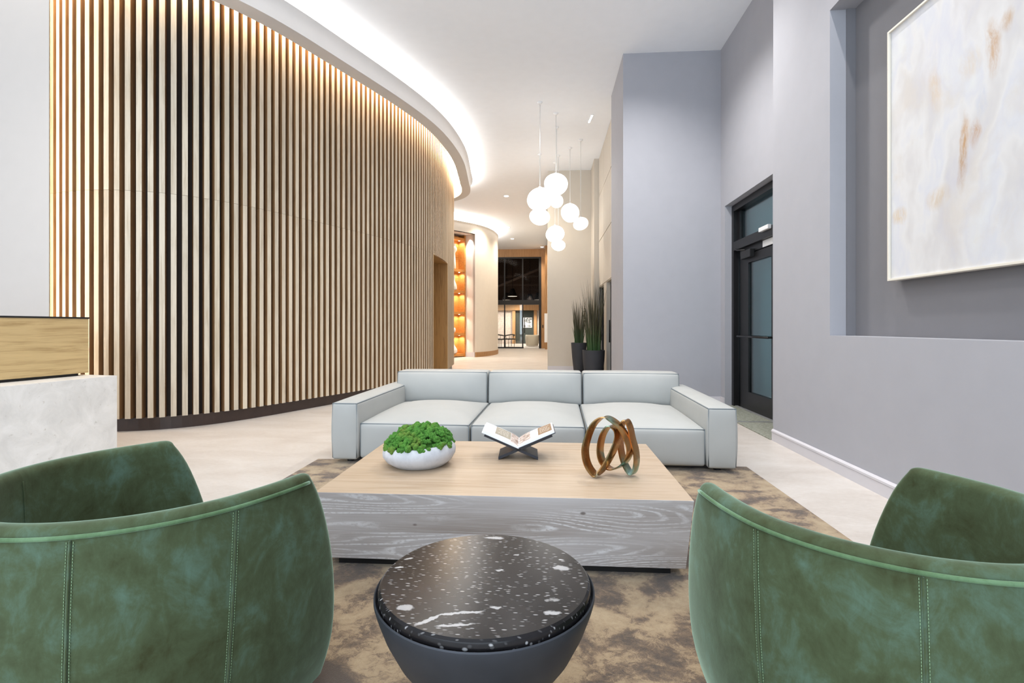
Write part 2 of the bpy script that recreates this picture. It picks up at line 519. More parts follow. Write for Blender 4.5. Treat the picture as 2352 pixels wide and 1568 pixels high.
class MB:
    def __init__(s):
        s.v, s.f = [], []

    def add(s, vs, fs):
        n = len(s.v)
        s.v += [tuple(p) for p in vs]
        s.f += [tuple(i + n for i in f) for f in fs]
        return s

    def box(s, x0, x1, y0, y1, z0, z1):
        vs = [(x0, y0, z0), (x1, y0, z0), (x1, y1, z0), (x0, y1, z0), (x0, y0, z1), (x1, y0, z1), (x1, y1, z1), (x0, y1, z1)]
        return s.add(vs, [(3, 2, 1, 0), (4, 5, 6, 7), (0, 1, 5, 4), (1, 2, 6, 5), (2, 3, 7, 6), (3, 0, 4, 7)])

    def prism(s, poly, z0, z1):
        n = len(poly)
        vs = [(x, y, z0) for x, y in poly] + [(x, y, z1) for x, y in poly]
        fs = [tuple(range(n - 1, -1, -1)), tuple(range(n, 2 * n))]
        fs += [(i, (i + 1) % n, n + (i + 1) % n, n + i) for i in range(n)]
        return s.add(vs, fs)

    def grid(s, rows, close_u=False, close_v=False):
        R, K = len(rows), len(rows[0])
        vs = [p for r in rows for p in r]
        fs = []
        for i in range(R if close_v else R - 1):
            for j in range(K if close_u else K - 1):
                a, b = i * K + j, i * K + (j + 1) % K
                i2 = (i + 1) % R
                fs.append((a, b, i2 * K + (j + 1) % K, i2 * K + j))
        return s.add(vs, fs)

    def lathe(s, prof, seg=48, c=(0, 0), cap=True):
        rows = [[(c[0] + r * math.cos(2 * PI * j / seg), c[1] + r * math.sin(2 * PI * j / seg), z) for j in range(seg)] for r, z in prof]
        n0 = len(s.v)
        s.grid(rows, close_u=True)
        if cap:
            s.f.append(tuple(n0 + j for j in range(seg))[::-1])
            s.f.append(tuple(n0 + (len(prof) - 1) * seg + j for j in range(seg)))
        return s

    def tube(s, path, r, seg=8, closed=False, cap=True):
        P = [Vector(p) for p in path]
        n = len(P)
        rows = []
        up = None
        for i in range(n):
            a = P[(i - 1) % n] if (closed or i > 0) else P[i]
            b = P[(i + 1) % n] if (closed or i < n - 1) else P[i]
            t = (b - a).normalized()
            if up is None:
                up = Vector((0, 0, 1)) if abs(t.z) < 0.9 else Vector((1, 0, 0))
            x = (up - t * up.dot(t)).normalized()
            up = x
            y = t.cross(x)
            rr = r[i] if isinstance(r, (list, tuple)) else r
            rows.append([P[i] + (x * math.cos(2 * PI * j / seg) + y * math.sin(2 * PI * j / seg)) * rr for j in range(seg)])
        n0 = len(s.v)
        s.grid(rows, close_u=True, close_v=closed)
        if cap and not closed:
            s.f.append(tuple(n0 + j for j in range(seg))[::-1])
            s.f.append(tuple(n0 + (n - 1) * seg + j for j in range(seg)))
        return s

    def ico(s, c, r, sub=1, lump=0.0, sq=(1, 1, 1)):
        bm = bmesh.new()
        bmesh.ops.create_icosphere(bm, subdivisions=sub, radius=1)
        bm.verts.ensure_lookup_table()
        vs = []
        for v in bm.verts:
            p = v.co.copy()
            k = 1 + lump * mnoise.noise((p * 2.3) + Vector(c) * 31)
            vs.append((c[0] + p.x * r * k * sq[0], c[1] + p.y * r * k * sq[1], c[2] + p.z * r * k * sq[2]))
        fs = [tuple(v.index for v in f.verts) for f in bm.faces]
        bm.free()
        return s.add(vs, fs)

    def mesh(s, name):
        me = bpy.data.meshes.new(name)
        me.from_pydata(s.v, [], s.f)
        me.validate()
        me.update()
        return me

    def build(s, name, mat, parent=None, smooth=False, bevel=0.0, sub=0, loc=None, angle=None, fix=True):
        me = s.mesh(name)
        if fix:
            bm = bmesh.new()
            bm.from_mesh(me)
            bmesh.ops.recalc_face_normals(bm, faces=bm.faces)
            if bevel:
                es = [e for e in bm.edges if len(e.link_faces) == 2 and e.calc_face_angle(0) > 0.6]
                bmesh.ops.bevel(bm, geom=es, offset=bevel, segments=2, profile=0.7, affect='EDGES')
            bm.to_mesh(me)
            bm.free()
        me.materials.append(mat)
        o = bpy.data.objects.new(name, me)
        C.objects.link(o)
        if parent:
            o.parent = parent
        if loc:
            o.location = loc
        if smooth:
            for p in me.polygons:
                p.use_smooth = True
            if angle:
                me.set_sharp_from_angle(angle=angle)
        if sub:
            md = o.modifiers.new('sub', 'SUBSURF')
            md.levels = md.render_levels = sub
        return o


def struct(o):
    o['kind'] = 'structure'
    return o


def rbox(mb, hx, hy, hz, r, n=10, c=(0, 0, 0), bulge=None):
    """rounded box; bulge(p, nrm) -> offset vector"""
    def lines(h):
        k = 4
        a = [-h + r * (1 - math.cos(PI / 2 * i / k)) for i in range(k + 1)]
        inner = [-(h - r) + 2 * (h - r) * i / n for i in range(1, n)]
        b = [-x for x in a][::-1]
        return a + inner + b
    X, Y, Z = lines(hx), lines(hy), lines(hz)

    def mp(p):
        q = Vector((max(-hx + r, min(hx - r, p[0])), max(-hy + r, min(hy - r, p[1])), max(-hz + r, min(hz - r, p[2]))))
        d = Vector(p) - q
        nr = d.normalized()
        o = q + nr * r
        if bulge:
            o = o + Vector(bulge(o, nr))
        return (o.x + c[0], o.y + c[1], o.z + c[2])
    for s in (-1, 1):
        mb.grid([[mp((x, y, s * hz)) for x in X] for y in Y])
        mb.grid([[mp((x, s * hy, z)) for x in X] for z in Z])
        mb.grid([[mp((s * hx, y, z)) for y in Y] for z in Z])
    return mb


def weld(o, d=1e-5):
    bm = bmesh.new()
    bm.from_mesh(o.data)
    bmesh.ops.remove_doubles(bm, verts=bm.verts, dist=d)
    bmesh.ops.recalc_face_normals(bm, faces=bm.faces)
    bm.to_mesh(o.data)
    bm.free()
    for p in o.data.polygons:
        p.use_smooth = True
    return o


def spline(P, step):
    """resample a Catmull-Rom curve at a constant pitch; returns points and tangents"""
    P = [np.array(p, float) for p in P]
    P = [2 * P[0] - P[1]] + P + [2 * P[-1] - P[-2]]
    D = []
    for i in range(1, len(P) - 2):
        for k in range(40):
            t = k / 40
            a, b, c, d = P[i - 1:i + 3]
            D.append(0.5 * ((2 * b) + (c - a) * t + (2 * a - 5 * b + 4 * c - d) * t * t + (3 * b - a - 3 * c + d) * t ** 3))
    D.append(P[-2])
    D = np.array(D)
    s = np.concatenate([[0], np.cumsum(np.linalg.norm(np.diff(D, axis=0), axis=1))])
    q = np.arange(0, s[-1], step)
    pts = np.stack([np.interp(q, s, D[:, 0]), np.interp(q, s, D[:, 1])], 1)
    e = 0.02
    t = np.stack([np.interp(q + e, s, D[:, 0]) - np.interp(q - e, s, D[:, 0]), np.interp(q + e, s, D[:, 1]) - np.interp(q - e, s, D[:, 1])], 1)
    t /= np.linalg.norm(t, axis=1)[:, None]
    return pts, t


def offset(pts, tan, d):
    """positive d moves away from the wall into the room (right of travel)"""
    return np.stack([pts[:, 0] + tan[:, 1] * d, pts[:, 1] - tan[:, 0] * d], 1)


H = 5.5
# ------------------------------------------------------------------ room shell
struct(MB().box(-12, 6, -4.5, 40, -0.2, 0).build('floor', M['floor']))
struct(MB().box(-12, 6, -4.5, 28.2, H, H + 0.2).build('ceiling', M['ceiling']))
# plain wall behind the reception counter, and the far side wall out of view
wl = struct(MB().prism([(-11.8, 5.0), (-5.26, 5.0), (-5.85, 5.44), (-5.97, 5.75), (-11.8, 5.75)], 0, H).build('wall_left', M['wall_white']))
# warm vertical strips on the splayed back of the wall end, washing the first slats
for px0, py0 in ((-5.42, 5.119), (-5.70, 5.328)):
    MB().prism([(px0 + .006, py0 + .010), (px0 + .030, py0 - .008), (px0 + .034, py0 - .003), (px0 + .010, py0 + .015)], 0.2, H - 0.1).build('corner_light_strip', M['led_corner'], wl)
struct(MB().box(-12, -11.8, -4.5, 5.75, 0, H).build('wall_side', M['wall_white']))

# right wall with its picture niche (opening y 1.55..4.44, z 1.12..3.87)
XR = 2.385
mb = MB()
mb.box(XR, XR + 0.45, 4.44, 5.51, 0, H)
mb.box(XR, XR + 0.45, -4.5, 1.55, 0, H)
mb.box(XR, XR + 0.45, 1.55, 4.44, 0, 1.125)
mb.box(XR, XR + 0.45, 1.55, 4.44, 3.87, H)
wr = struct(mb.build('wall_right', M['wall_grey']))
MB().box(2.585, 2.70, 1.55, 4.44, 1.125, 3.87).build('niche_back', M['niche'], wr)
mb = MB()
mb.box(2.515, 2.585, 4.425, 4.44, 1.125, 3.87)
mb.build('niche_reveal', M['niche'], wr)
# baseboard of the right wall: plinth and stepped cap
bb = struct(MB().box(XR - 0.016, XR, -4.5, 5.51, 0, 0.088).build('baseboard_right', M['trim']))
MB().add([(XR - 0.020, -4.5, 0.091), (XR - 0.020, -4.5, 0.108), (XR - 0.006, -4.5, 0.122), (XR, -4.5, 0.122), (XR, -4.5, 0.091),
          (XR - 0.020, 5.512, 0.091), (XR - 0.020, 5.512, 0.108), (XR - 0.006, 5.512, 0.122), (XR, 5.512, 0.122), (XR, 5.512, 0.091)],
         [(0, 1, 6, 5), (1, 2, 7, 6), (2, 3, 8, 7), (3, 4, 9, 8), (4, 0, 5, 9), (0, 4, 3, 2, 1), (5, 6, 7, 8, 9)]).build('cap', M['trim'], bb)

# recessed wall with the entrance door (opening y 6.2..7.88, z 0..3.03)
XD = 2.70
mb = MB()
mb.box(XD, XD + 0.35, 5.51, 6.25, 0, H)
mb.box(XD, XD + 0.35, 7.88, 8.06, 0, H)
mb.box(XD, XD + 0.35, 6.25, 7.88, 3.03, H)
struct(mb.build('wall_entrance', M['wall_grey']))
struct(MB().box(XD - 0.014, XD, 7.88, 8.06, 0, 0.115).build('baseboard_entrance', M['trim'], bevel=0.003))

# grey column block that faces the camera
struct(MB().box(1.20, 3.05, 8.06, 9.52, 0, H).build('wall_column', M['wall_grey']))
struct(MB().box(1.186, 3.05, 8.046, 8.06, 0, 0.115).build('baseboard_column', M['trim'], bevel=0.003))

# corridor wall with two glazed doorways, pilaster and the wall that closes the lounge
mb = MB()
XC = 1.34
mb.box(XC, XC + 0.3, 9.52, 10.35, 0, H)
mb.box(XC, XC + 0.3, 11.49, 12.01, 0, 2.2)
mb.box(XC, XC + 0.3, 13.22, 14.2, 0, H)
mb.box(XC, XC + 0.3, 10.35, 13.22, 2.2, H)
wc = struct(mb.build('wall_corridor', M['wall_beige']))
# large cladding panels with recessed joints above the doorways
for y0, y1 in ((9.53, 10.74), (10.76, 11.95), (11.97, 13.03)):
    for z0, z1 in ((2.22, 3.35), (3.37, 4.5), (4.52, H - 0.005)):
        MB().box(XC - 0.012, XC, y0, y1, z0, z1).build('panel', M['wall_beige'], wc, bevel=0.002)
struct(MB().box(1.21, XC, 13.05, 14.0, 0, H).build('wall_pilaster', M['wall_beige']))
struct(MB().box(0.024, 1.36, 13.98, 28.2, 0, H).build('wall_lounge_end', M['wall_beige']))
struct(MB().box(0.02, 1.21, 13.966, 13.98, 0, 0.115).build('baseboard_lounge_end', M['trim'], bevel=0.003))
struct(MB().box(3.05, 3.2, 5.4, 14.2, 0, H).build('wall_outer', M['wall_grey']))

for i, (y0, y1) in enumerate(((10.35, 11.49), (12.01, 13.22))):
    d = struct(empty('door_%d' % (i + 2), (XC + 0.12, (y0 + y1) / 2, 0)))
    w = (y1 - y0) / 2
    mb = MB()
    mb.box(-0.03, 0.03, -w, -w + 0.06, 0, 2.2)
    mb.box(-0.03, 0.03, w - 0.06, w, 0, 2.2)
    mb.box(-0.03, 0.03, -w + 0.06, w - 0.06, 2.12, 2.2)
    mb.box(-0.03, 0.03, -w + 0.06, w - 0.06, 0, 0.1)
    mb.build('frame', M['black_metal'], d)
    MB().box(-0.006, 0.006, -w + 0.06, w - 0.06, 0.1, 2.12).build('pane', M['glass_blue'], d)
    MB().tube([(-0.07, w - 0.14, 0.85), (-0.07, w - 0.14, 1.35)], 0.014).build('handle', M['black_metal'], d, smooth=True)

# ------------------------------------------------------------------ curved slat wall
CURVE = [(-5.776, 5.501), (-5.343, 5.393), (-4.896, 5.401), (-4.475, 5.547), (-4.128, 5.827), (-3.87, 6.193), (-3.671, 6.594),
         (-3.497, 7.007), (-3.329, 7.422), (-3.162, 7.838), (-2.999, 8.255), (-2.846, 8.676), (-2.707, 9.102), (-2.59, 9.534),
         (-2.502, 9.974), (-2.446, 10.418), (-2.412, 10.865), (-2.395, 11.312), (-2.4, 11.76), (-2.429, 12.207), (-2.47, 12.653),
         (-2.512, 13.099), (-2.553, 13.545), (-2.594, 13.992), (-2.70, 14.45), (-2.95, 14.85), (-3.4, 15.1), (-4.2, 15.2)]
PITCH = 0.112
pts, tan = spline(CURVE, PITCH)
DOOR0, DOOR1 = 62, 77          # slats left out below the lintel of the concealed doorway
ZB, ZJ, ZT = 0.15, 2.75, 5.34
SD = 0.105                      # slat depth


def ribbon_wall(P, z0, z1, thick_pts):
    """closed wall strip between two plan curves"""
    poly = [tuple(p) for p in P] + [tuple(p) for p in thick_pts[::-1]]
    rows = [[(x, y, z0) for x, y in P], [(x, y, z1) for x, y in P], [(x, y, z1) for x, y in thick_pts], [(x, y, z0) for x, y in thick_pts]]
    mb = MB().grid(rows, close_v=True)
    n = len(P)
    mb.f.append((0, n, 2 * n, 3 * n))
    mb.f.append((n - 1, 2 * n - 1, 3 * n - 1, 4 * n - 1))
    return mb


back_i, back_o = offset(pts, tan, -SD), offset(pts, tan, -SD - 0.12)
mb = ribbon_wall(back_i[:DOOR0 + 1], 0, H, back_o[:DOOR0 + 1])
m2 = ribbon_wall(back_i[DOOR1:], 0, H, back_o[DOOR1:])
m3 = ribbon_wall(back_i[DOOR0:DOOR1 + 1], ZJ, H, back_o[DOOR0:DOOR1 + 1])
mb.add(m2.v, m2.f).add(m3.v, m3.f)
sw = struct(mb.build('wall_slatted', M['gap']))
# slats: upper and lower piece on each line
W2 = 0.028


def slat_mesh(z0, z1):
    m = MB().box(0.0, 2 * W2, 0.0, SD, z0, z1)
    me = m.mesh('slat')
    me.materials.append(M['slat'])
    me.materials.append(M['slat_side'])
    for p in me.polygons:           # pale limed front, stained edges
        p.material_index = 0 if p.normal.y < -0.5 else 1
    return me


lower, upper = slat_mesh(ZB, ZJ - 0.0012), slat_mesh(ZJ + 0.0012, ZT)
for i in range(len(pts) - 1):
    a = math.atan2(tan[i][1], tan[i][0])
    for me, low in ((lower, True), (upper, False)):
        if low and DOOR0 < i < DOOR1:
            continue
        o = bpy.data.objects.new('slat', me)
        C.objects.link(o)
        o.parent = sw
        o.location = (pts[i][0], pts[i][1], 0)
        o.rotation_euler = (0, 0, a)
pl = offset(pts, tan, -0.06)
ribbon_wall(pl[:DOOR0 + 1], 0, ZB, back_i[:DOOR0 + 1]).build('plinth', M['plinth'], sw)
ribbon_wall(pl[DOOR1:], 0, ZB, back_i[DOOR1:]).build('plinth', M['plinth'], sw)
# concealed doorway: lintel soffit, far jamb, near jamb and flush oak leaf
d0, d1 = pts[DOOR0 + 1] - tan[DOOR0 + 1] * 0.05, pts[DOOR1]
nrm = np.array([-tan[70][1], tan[70][0]])     # into the wall
dep = 0.55
mb = MB()
q = [d1 - tan[70] * 0.03, d1 + nrm * dep - tan[70] * 0.03, d1 + nrm * dep, d1]
mb.prism([tuple(x) for x in q], 0, ZJ).build('door_jamb', M['oak'], sw)
q = [d0, d0 - tan[70] * 0.03, d0 + nrm * dep - tan[70] * 0.03, d0 + nrm * dep]
MB().prism([tuple(x) for x in q], 0, ZJ).build('door_jamb', M['oak'], sw)
q = [d0, d1, d1 + nrm * dep, d0 + nrm * dep]
MB().prism([tuple(x) for x in q], ZJ - 0.005, ZJ + 0.04).build('door_soffit', M['oak'], sw)
q = [d0 + nrm * dep, d1 + nrm * dep, d1 + nrm * (dep + .05), d0 + nrm * (dep + .05)]
MB().prism([tuple(x) for x in q], 0, ZJ).build('door_leaf', M['oak'], sw)

# dropped ring above the slats with its flared cove
g0, g1 = 0.22, 0.46
ZR = 5.05
ext = np.concatenate([[pts[0] - tan[0] * 2.5], [pts[0] - tan[0] * 1.2], pts])
ext_t = np.concatenate([[tan[0]], [tan[0]], tan])
r_in, r_out = offset(ext, ext_t, g0), offset(ext, ext_t, g1)
ring = struct(ribbon_wall(r_out, ZR, ZR + 0.03, r_in).build('trim_ring', M['ring'], smooth=False))
prof = [(g1, ZR + 0.03), (g1 + 0.002, ZR + 0.10), (g1 + 0.012, ZR + 0.16), (g1 + 0.035, ZR + 0.22), (g1 + 0.065, ZR + 0.265)]
rows = [[(x, y, z) for x, y in offset(ext, ext_t, d)] for d, z in prof]
MB().grid(rows).build('cove', M['ring'], ring, smooth=True)
rows = [[(x, y, z) for x, y in offset(ext, ext_t, d)] for d, z in ((prof[-1][0], prof[-1][1]), (g1 + 0.13, H - 0.13), (g1 + 0.185, H - 0.07), (g1 + 0.20, H - 0.002))]
MB().grid(rows).build('light_strip', M['led_white'], ring, smooth=True)
# inner cove over the slats: cap board and warm strip
rows = [[(x, y, ZR + 0.03) for x, y in r_in], [(x, y, ZT) for x, y in r_in]]
MB().grid(rows).build('inner_fascia', M['ring'], ring)
ribbon_wall(r_in, ZT, ZT + 0.03, offset(ext, ext_t, -SD)).build('slot_cap', M['ring'], ring)
ribbon_wall(offset(ext, ext_t, 0.17), ZT - 0.02, ZT - 0.002, offset(ext, ext_t, 0.06)).build('warm_light_strip', M['led_warm'], ring)

# ------------------------------------------------------------------ cream drum with shelf recess
DR = [(-6.6, 17.0), (-5.2, 17.2), (-4.35, 17.9), (-3.75, 18.62), (-3.25, 19.22), (-2.806, 19.754), (-2.46, 20.42), (-2.25, 21.2), (-2.17, 22.1), (-2.236, 22.9), (-2.5, 23.8), (-3.0, 24.6), (-3.9, 25.2), (-5.2, 25.5)]
dp, dt = spline(DR, 0.12)
iE = int(np.argmin(np.linalg.norm(dp - np.array([-2.806, 19.754]), axis=1)))
iS = int(np.argmin(np.linalg.norm(dp - np.array([-4.35, 17.9]), axis=1)))
di = offset(dp, dt, -0.12)
mb = ribbon_wall(dp[iE:], 0, H, di[iE:])
m2 = ribbon_wall(dp[:iS + 1], 0, H, di[:iS + 1])
m3 = ribbon_wall(dp[iS:iE + 1], 4.85, H, di[iS:iE + 1])
mb.add(m2.v, m2.f).add(m3.v, m3.f)
drum = struct(mb.build('wall_drum', M['drum']))
je = dp[iE]
tj = dt[iE]
nj = np.array([-tj[1], tj[0]])
q = [je, je + nj * 0.5, je + nj * 0.5 + tj * 0.04, je + tj * 0.04]
MB().prism([tuple(x) for x in q], 0, 4.86).build('recess_jamb', M['wall_white'], drum)
js = dp[iS]
q = [je + tj * .04, js, js + nj * 0.9, je + nj * 0.9 + tj * .04]
MB().prism([tuple(x) for x in q], 4.85, 4.9).build('recess_soffit', M['wall_white'], drum)
prof = [(0.0, H - 0.34), (0.012, H - 0.30), (0.03, H - 0.26)]
rows = [[(x, y, z) for x, y in offset(dp, dt, d)] for d, z in prof]
MB().grid(rows).build('cove', M['drum'], drum, smooth=True)
rows = [[(x, y, z) for x, y in offset(dp, dt, d)] for d, z in ((0.03, H - 0.26), (0.075, H - 0.16), (0.12, H - 0.08), (0.135, H - 0.002))]
MB().grid(rows).build('light_strip', M['led_white'], drum, smooth=True)
ribbon_wall(offset(dp, dt, 0.015)[iE:], 0, 0.19, dp[iE:]).build('base_band', M['far_wood'], drum)
q = [je + nj * 0.02 - tj * .012, je + nj * 0.5 - tj * .012, je + nj * 0.5, je + nj * 0.02]
MB().prism([tuple(x) for x in q], 0, 0.19).build('base_band', M['trim'], drum)

# display shelf in the recess: local x runs from its right end back to the left, y into the wall
sx = je + nj * 0.5
ang = math.atan2(-tj[1], -tj[0])
ang_shelf = ang + PI            # local +x = tangent, so the unit lies at negative x
shelf = empty('display_shelf', (sx[0], sx[1], 0), ang_shelf, 'tall honey oak display shelf with lit bays set in the cream drum wall', 'shelf')
SW, SDp = 1.55, 0.36
MB().box(-SW, 0, SDp - 0.02, SDp, 0, 4.84).build('back_panel', M['shelf_wood'], shelf)
MB().box(-0.07, 0, 0, SDp - 0.02, 0, 4.84).build('side_panel', M['shelf_wood'], shelf)
MB().box(-SW, -SW + 0.07, 0, SDp - 0.02, 0, 4.84).build('side_panel', M['shelf_wood'], shelf)
SZ = [0.13, 0.95, 1.79, 2.63, 3.465, 4.72]
for z in SZ:
    MB().box(-SW + 0.07, -0.07, 0.01, SDp - 0.02, z - 0.1, z).build('shelf_board', M['shelf_wood'], shelf, bevel=0.004)
for z in SZ[1:]:
    for px_ in (-0.2, -0.75, -1.3):
        MB().lathe([(0.03, z - 0.106), (0.03, z - 0.1)], 12, (px_, 0.17)).build('puck_light', M['lamp_on'], shelf)
cs_, sn_ = math.cos(ang_shelf), math.sin(ang_shelf)


def sh(x, y, z):
    return (sx[0] + x * cs_ - y * sn_, sx[1] + x * sn_ + y * cs_, z)


for z in SZ[1:]:
    spot_light('shelf_lamp_light', sh(-0.22, 0.15, z - 0.115), sh(-0.22, 0.17, 0), 16, WARM, 150, 0.5, 0.03)
    spot_light('shelf_lamp_light', sh(-0.75, 0.15, z - 0.115), sh(-0.75, 0.17, 0), 16, WARM, 150, 0.5, 0.03)
spot_light('recess_lamp_light', sh(-0.15, -0.25, 4.83), sh(-0.02, -0.27, 0), 120, NEUT, 70, 0.6, 0.04)


def vase(name, prof, pos, label, mat='white_cer', cat='vase', group='ornaments on the display shelf'):
    o = MB().lathe(prof, 28, (0, 0)).build(name, M[mat], smooth=True, loc=pos, angle=1.0)
    return tag(o, label, cat, group)


vase('urn_vase', [(.09, 0), (.12, .03), (.1, .35), (.085, .6), (.09, .64), (.15, .72), (.16, .80), (.13, .87), (.09, .9), (.12, .97), (.115, .985), (.07, .92)], sh(-0.55, 0.17, SZ[4]), 'tall white urn with round shoulder in the shelf bay below the top')
vase('gourd_vase', [(.10, 0), (.14, .06), (.12, .2), (.06, .36), (.045, .46), (.06, .52), (.05, .58), (.035, .56)], sh(-0.56, 0.13, SZ[3]), 'white gourd shaped vase in the second shelf bay from the top')
vase('bud_vase', [(.04, 0), (.07, .04), (.05, .12), (.07, .18), (.045, .25), (.06, .31), (.03, .30)], sh(-0.62, 0.15, SZ[2]), 'small white beaded vase in the middle shelf bay', cat='vase')
vase('round_vase', [(.05, 0), (.11, .06), (.12, .13), (.09, .2), (.03, .22), (.02, .215)], sh(-0.58, 0.15, SZ[1]), 'low round white vase in the second shelf bay from the floor')
vase('bottle_vase', [(.10, 0), (.17, .08), (.16, .18), (.08, .3), (.04, .38), (.05, .46), (.03, .45)], sh(-0.55, 0.16, SZ[0]), 'white teardrop bottle in the lowest shelf bay')
for k, (hx, hh) in enumerate((('#7fbf5a', .30), ('#e8e2d2', .33))):
    bk = MB().box(-0.02, 0.02, -0.11, 0.11, 0, hh).build('book', plain('book_cover_%d' % k, hx, 0.5), loc=sh(-0.745 - 0.045 * k, 0.17, SZ[3]), bevel=0.004)
    bk.rotation_euler = (0, 0, ang_shelf)
    tag(bk, ('green book' if k == 0 else 'cream book') + ' standing behind the gourd vase on the display shelf', 'book', 'books on the display shelf')

# ------------------------------------------------------------------ far glazed front and the room behind it
YF = 28.0
wf = struct(MB().box(-6.5, 0.05, YF, YF + 0.15, 5.06, H).build('wall_far', M['far_wood']))
MB().box(-0.31, 0.05, YF, YF + 0.15, 0, 5.06).build('side_panel', M['far_wood'], wf)
MB().box(-0.10, 0.024, YF - 1.2, YF, 0, H).build('return_panel', M['far_wood'], wf)
win = struct(empty('window_1', (0, YF, 0)))
for x in (-4.35, -3.34, -2.343, -1.336):
    MB().box(x - 0.033, x + 0.033, -0.03, 0.08, 0.02, 5.06).build('mullion', M['window_black'], win)
MB().box(-0.44, -0.31, -0.03, 0.08, 0, 5.06).build('mullion', M['window_black'], win)
MB().box(-6.5, -0.31, -0.06, 0.12, 2.42, 2.68).build('transom', M['window_black'], win)
MB().box(-6.5, -0.31, -0.04, 0.10, 4.98, 5.06).build('head_rail', M['window_black'], win)
MB().box(-6.5, -1.29, -0.04, 0.10, 0, 0.07).build('bottom_rail', M['window_black'], win)
xs = [-5.4, -4.35, -3.34, -2.343, -1.336, -0.407]
for a, b in zip(xs[:-1], xs[1:]):
    MB().box(a + 0.033, b - 0.033, 0.02, 0.03, 2.68, 4.98).build('pane', M['glass_dark'], win)
    if b < -0.6:
        MB().box(a + 0.033, b - 0.033, 0.02, 0.03, 0.07, 2.42).build('pane', M['glass_clear'], win)
MB().tube([(-1.22, -0.08, 0.85), (-1.22, -0.08, 1.75)], 0.022).build('pull_handle', M['black_metal'], win, smooth=True)
tag(MB().box(-0.245, -0.195, YF - 0.03, YF, 1.14, 1.30).build('card_reader', M['black'], bevel=0.004), 'small black card reader on tan wood beside the far glass front', 'reader')
tag(MB().box(-0.10, 0.02, 21.0, 21.06, 0.55, 1.75).build('wall_notice', M['white_plastic'], bevel=0.004), 'narrow white notice panel at the corridor wall edge before the glass front', 'panel')

# room beyond: floor continues; back wall, side walls, dark roof
struct(MB().box(-12, 6, 36.0, 36.2, 0, 6.2).build('wall_back', plain('taupe_wall', '#6d5a4b', 0.9)))
struct(MB().box(-12, 6, 28.15, 36.2, 6.2, 6.4).build('ceiling_beyond', plain('dark_ceiling', '#3a322c', 0.9)))
struct(MB().box(0.8, 1.0, 28.15, 36.0, 0, 6.2).build('wall_beyond_right', plain('dark_brown_wall', '#54463a', 0.9)))
struct(MB().box(-9.0, -8.8, 28.15, 36.0, 0, 6.2).build('wall_beyond_left', plain('dark_brown_wall_b', '#54463a', 0.9)))
o = struct(MB().box(-2.23, -0.92, 35.9, 36.0, 0, 2.36).build('wall_green_panel', plain('dark_green_panel', '#353c38', 0.8)))
o = struct(MB().box(-6.0, -2.45, 35.9, 36.0, 0, 2.36).build('wall_papered_panel', plain('mottled_wallpaper', '#cdbdb2', 0.9, var=0.18, nscale=14)))
o = struct(MB().box(-0.70, 0.3, 35.9, 36.0, 0, 2.36).build('wall_pale_panel', plain('pale_panel', '#d6cfc8', 0.9)))
for x in (-2.42, -0.90):
    struct(MB().box(x - 0.02, x + 0.19, 35.7, 35.9, 0, 2.36).build('trim_wood_post', M['far_wood']))
struct(MB().box(-6, 0.6, 35.6, 35.9, 2.36, 2.85).build('trim_wood_beam', M['far_wood']))
for z, y in ((4.5, 33.5), (4.0, 34.5)):
    struct(MB().box(-8.8, 0.8, y, y + 0.14, z, z + 0.12).build('trim_roof_beam', plain('grey_beam', '#7a6a5e', 0.8)))
bmz = MB().tube([(-3.2, 33.2, 3.9), (-0.35, 30.5, 4.75)], 0.11, 4).build('trim_roof_brace', plain('grey_brace', '#85756a', 0.8))
struct(bmz)
spot_light('far_room_light', (-1.2, 33.8, 3.4), (-1.2, 34.2, 0), 620, WARM, 140, 0.5, 0.1)
spot_light('far_room_light', (-0.9, 29.6, 2.9), (-0.95, 31.0, 0.2), 160, WARM, 90, 0.6, 0.08)
spot_light('far_room_light', (-3.4, 33.0, 3.4), (-3.4, 33.5, 0), 420, NEUT, 140, 0.5, 0.1)

pic = empty('framed_picture', (-1.36, 35.88, 1.49), 0, 'black and white framed picture on dark green panel beyond the glass front', 'picture')
fm = MB()
for b in ((-.31, .31, .33, .36), (-.31, .31, -.36, -.33), (-.31, -.28, -.33, .33), (.28, .31, -.33, .33)):
    fm.box(b[0], b[1], -0.02, 0.02, b[2], b[3])
fm.build('frame', M['white_plastic'], pic)
MB().box(-.28, .28, 0, 0.015, -.33, .33).build('print', m_photo('mono_print', ['#1c1f20', '#5d6466', '#e6e8e8', '#f2f2f2'], 5), pic)


def cone_lamp(loc, label):
    e = empty('cone_pendant_lamp', loc, 0, label, 'lamp', 'cone pendant lamps in the far room')
    MB().lathe([(.12, .5), (.31, .02), (.305, .02), (.115, .49)], 28, cap=False).build('shade', M['black'], e, smooth=True)
    MB().lathe([(.295, .02), (.295, .035)], 28).build('diffuser', M['disc_on'], e)
    MB().tube([(0, 0, .49), (0, 0, 6.2 - loc[2])], 0.012, 6).build('cord', M['black'], e)
    return e


cone_lamp((-2.17, 31.9, 3.10), 'dark cone pendant lamp hanging highest behind the upper glass panes')
cone_lamp((-2.62, 33.0, 2.92), 'dark cone pendant lamp just above the transom near the drum wall')
cone_lamp((-1.15, 34.6, 2.95), 'unlit looking dark cone pendant lamp behind the middle upper pane')
cone_lamp((-0.55, 33.0, 2.92), 'dark cone pendant lamp partly hidden by the right black frame')

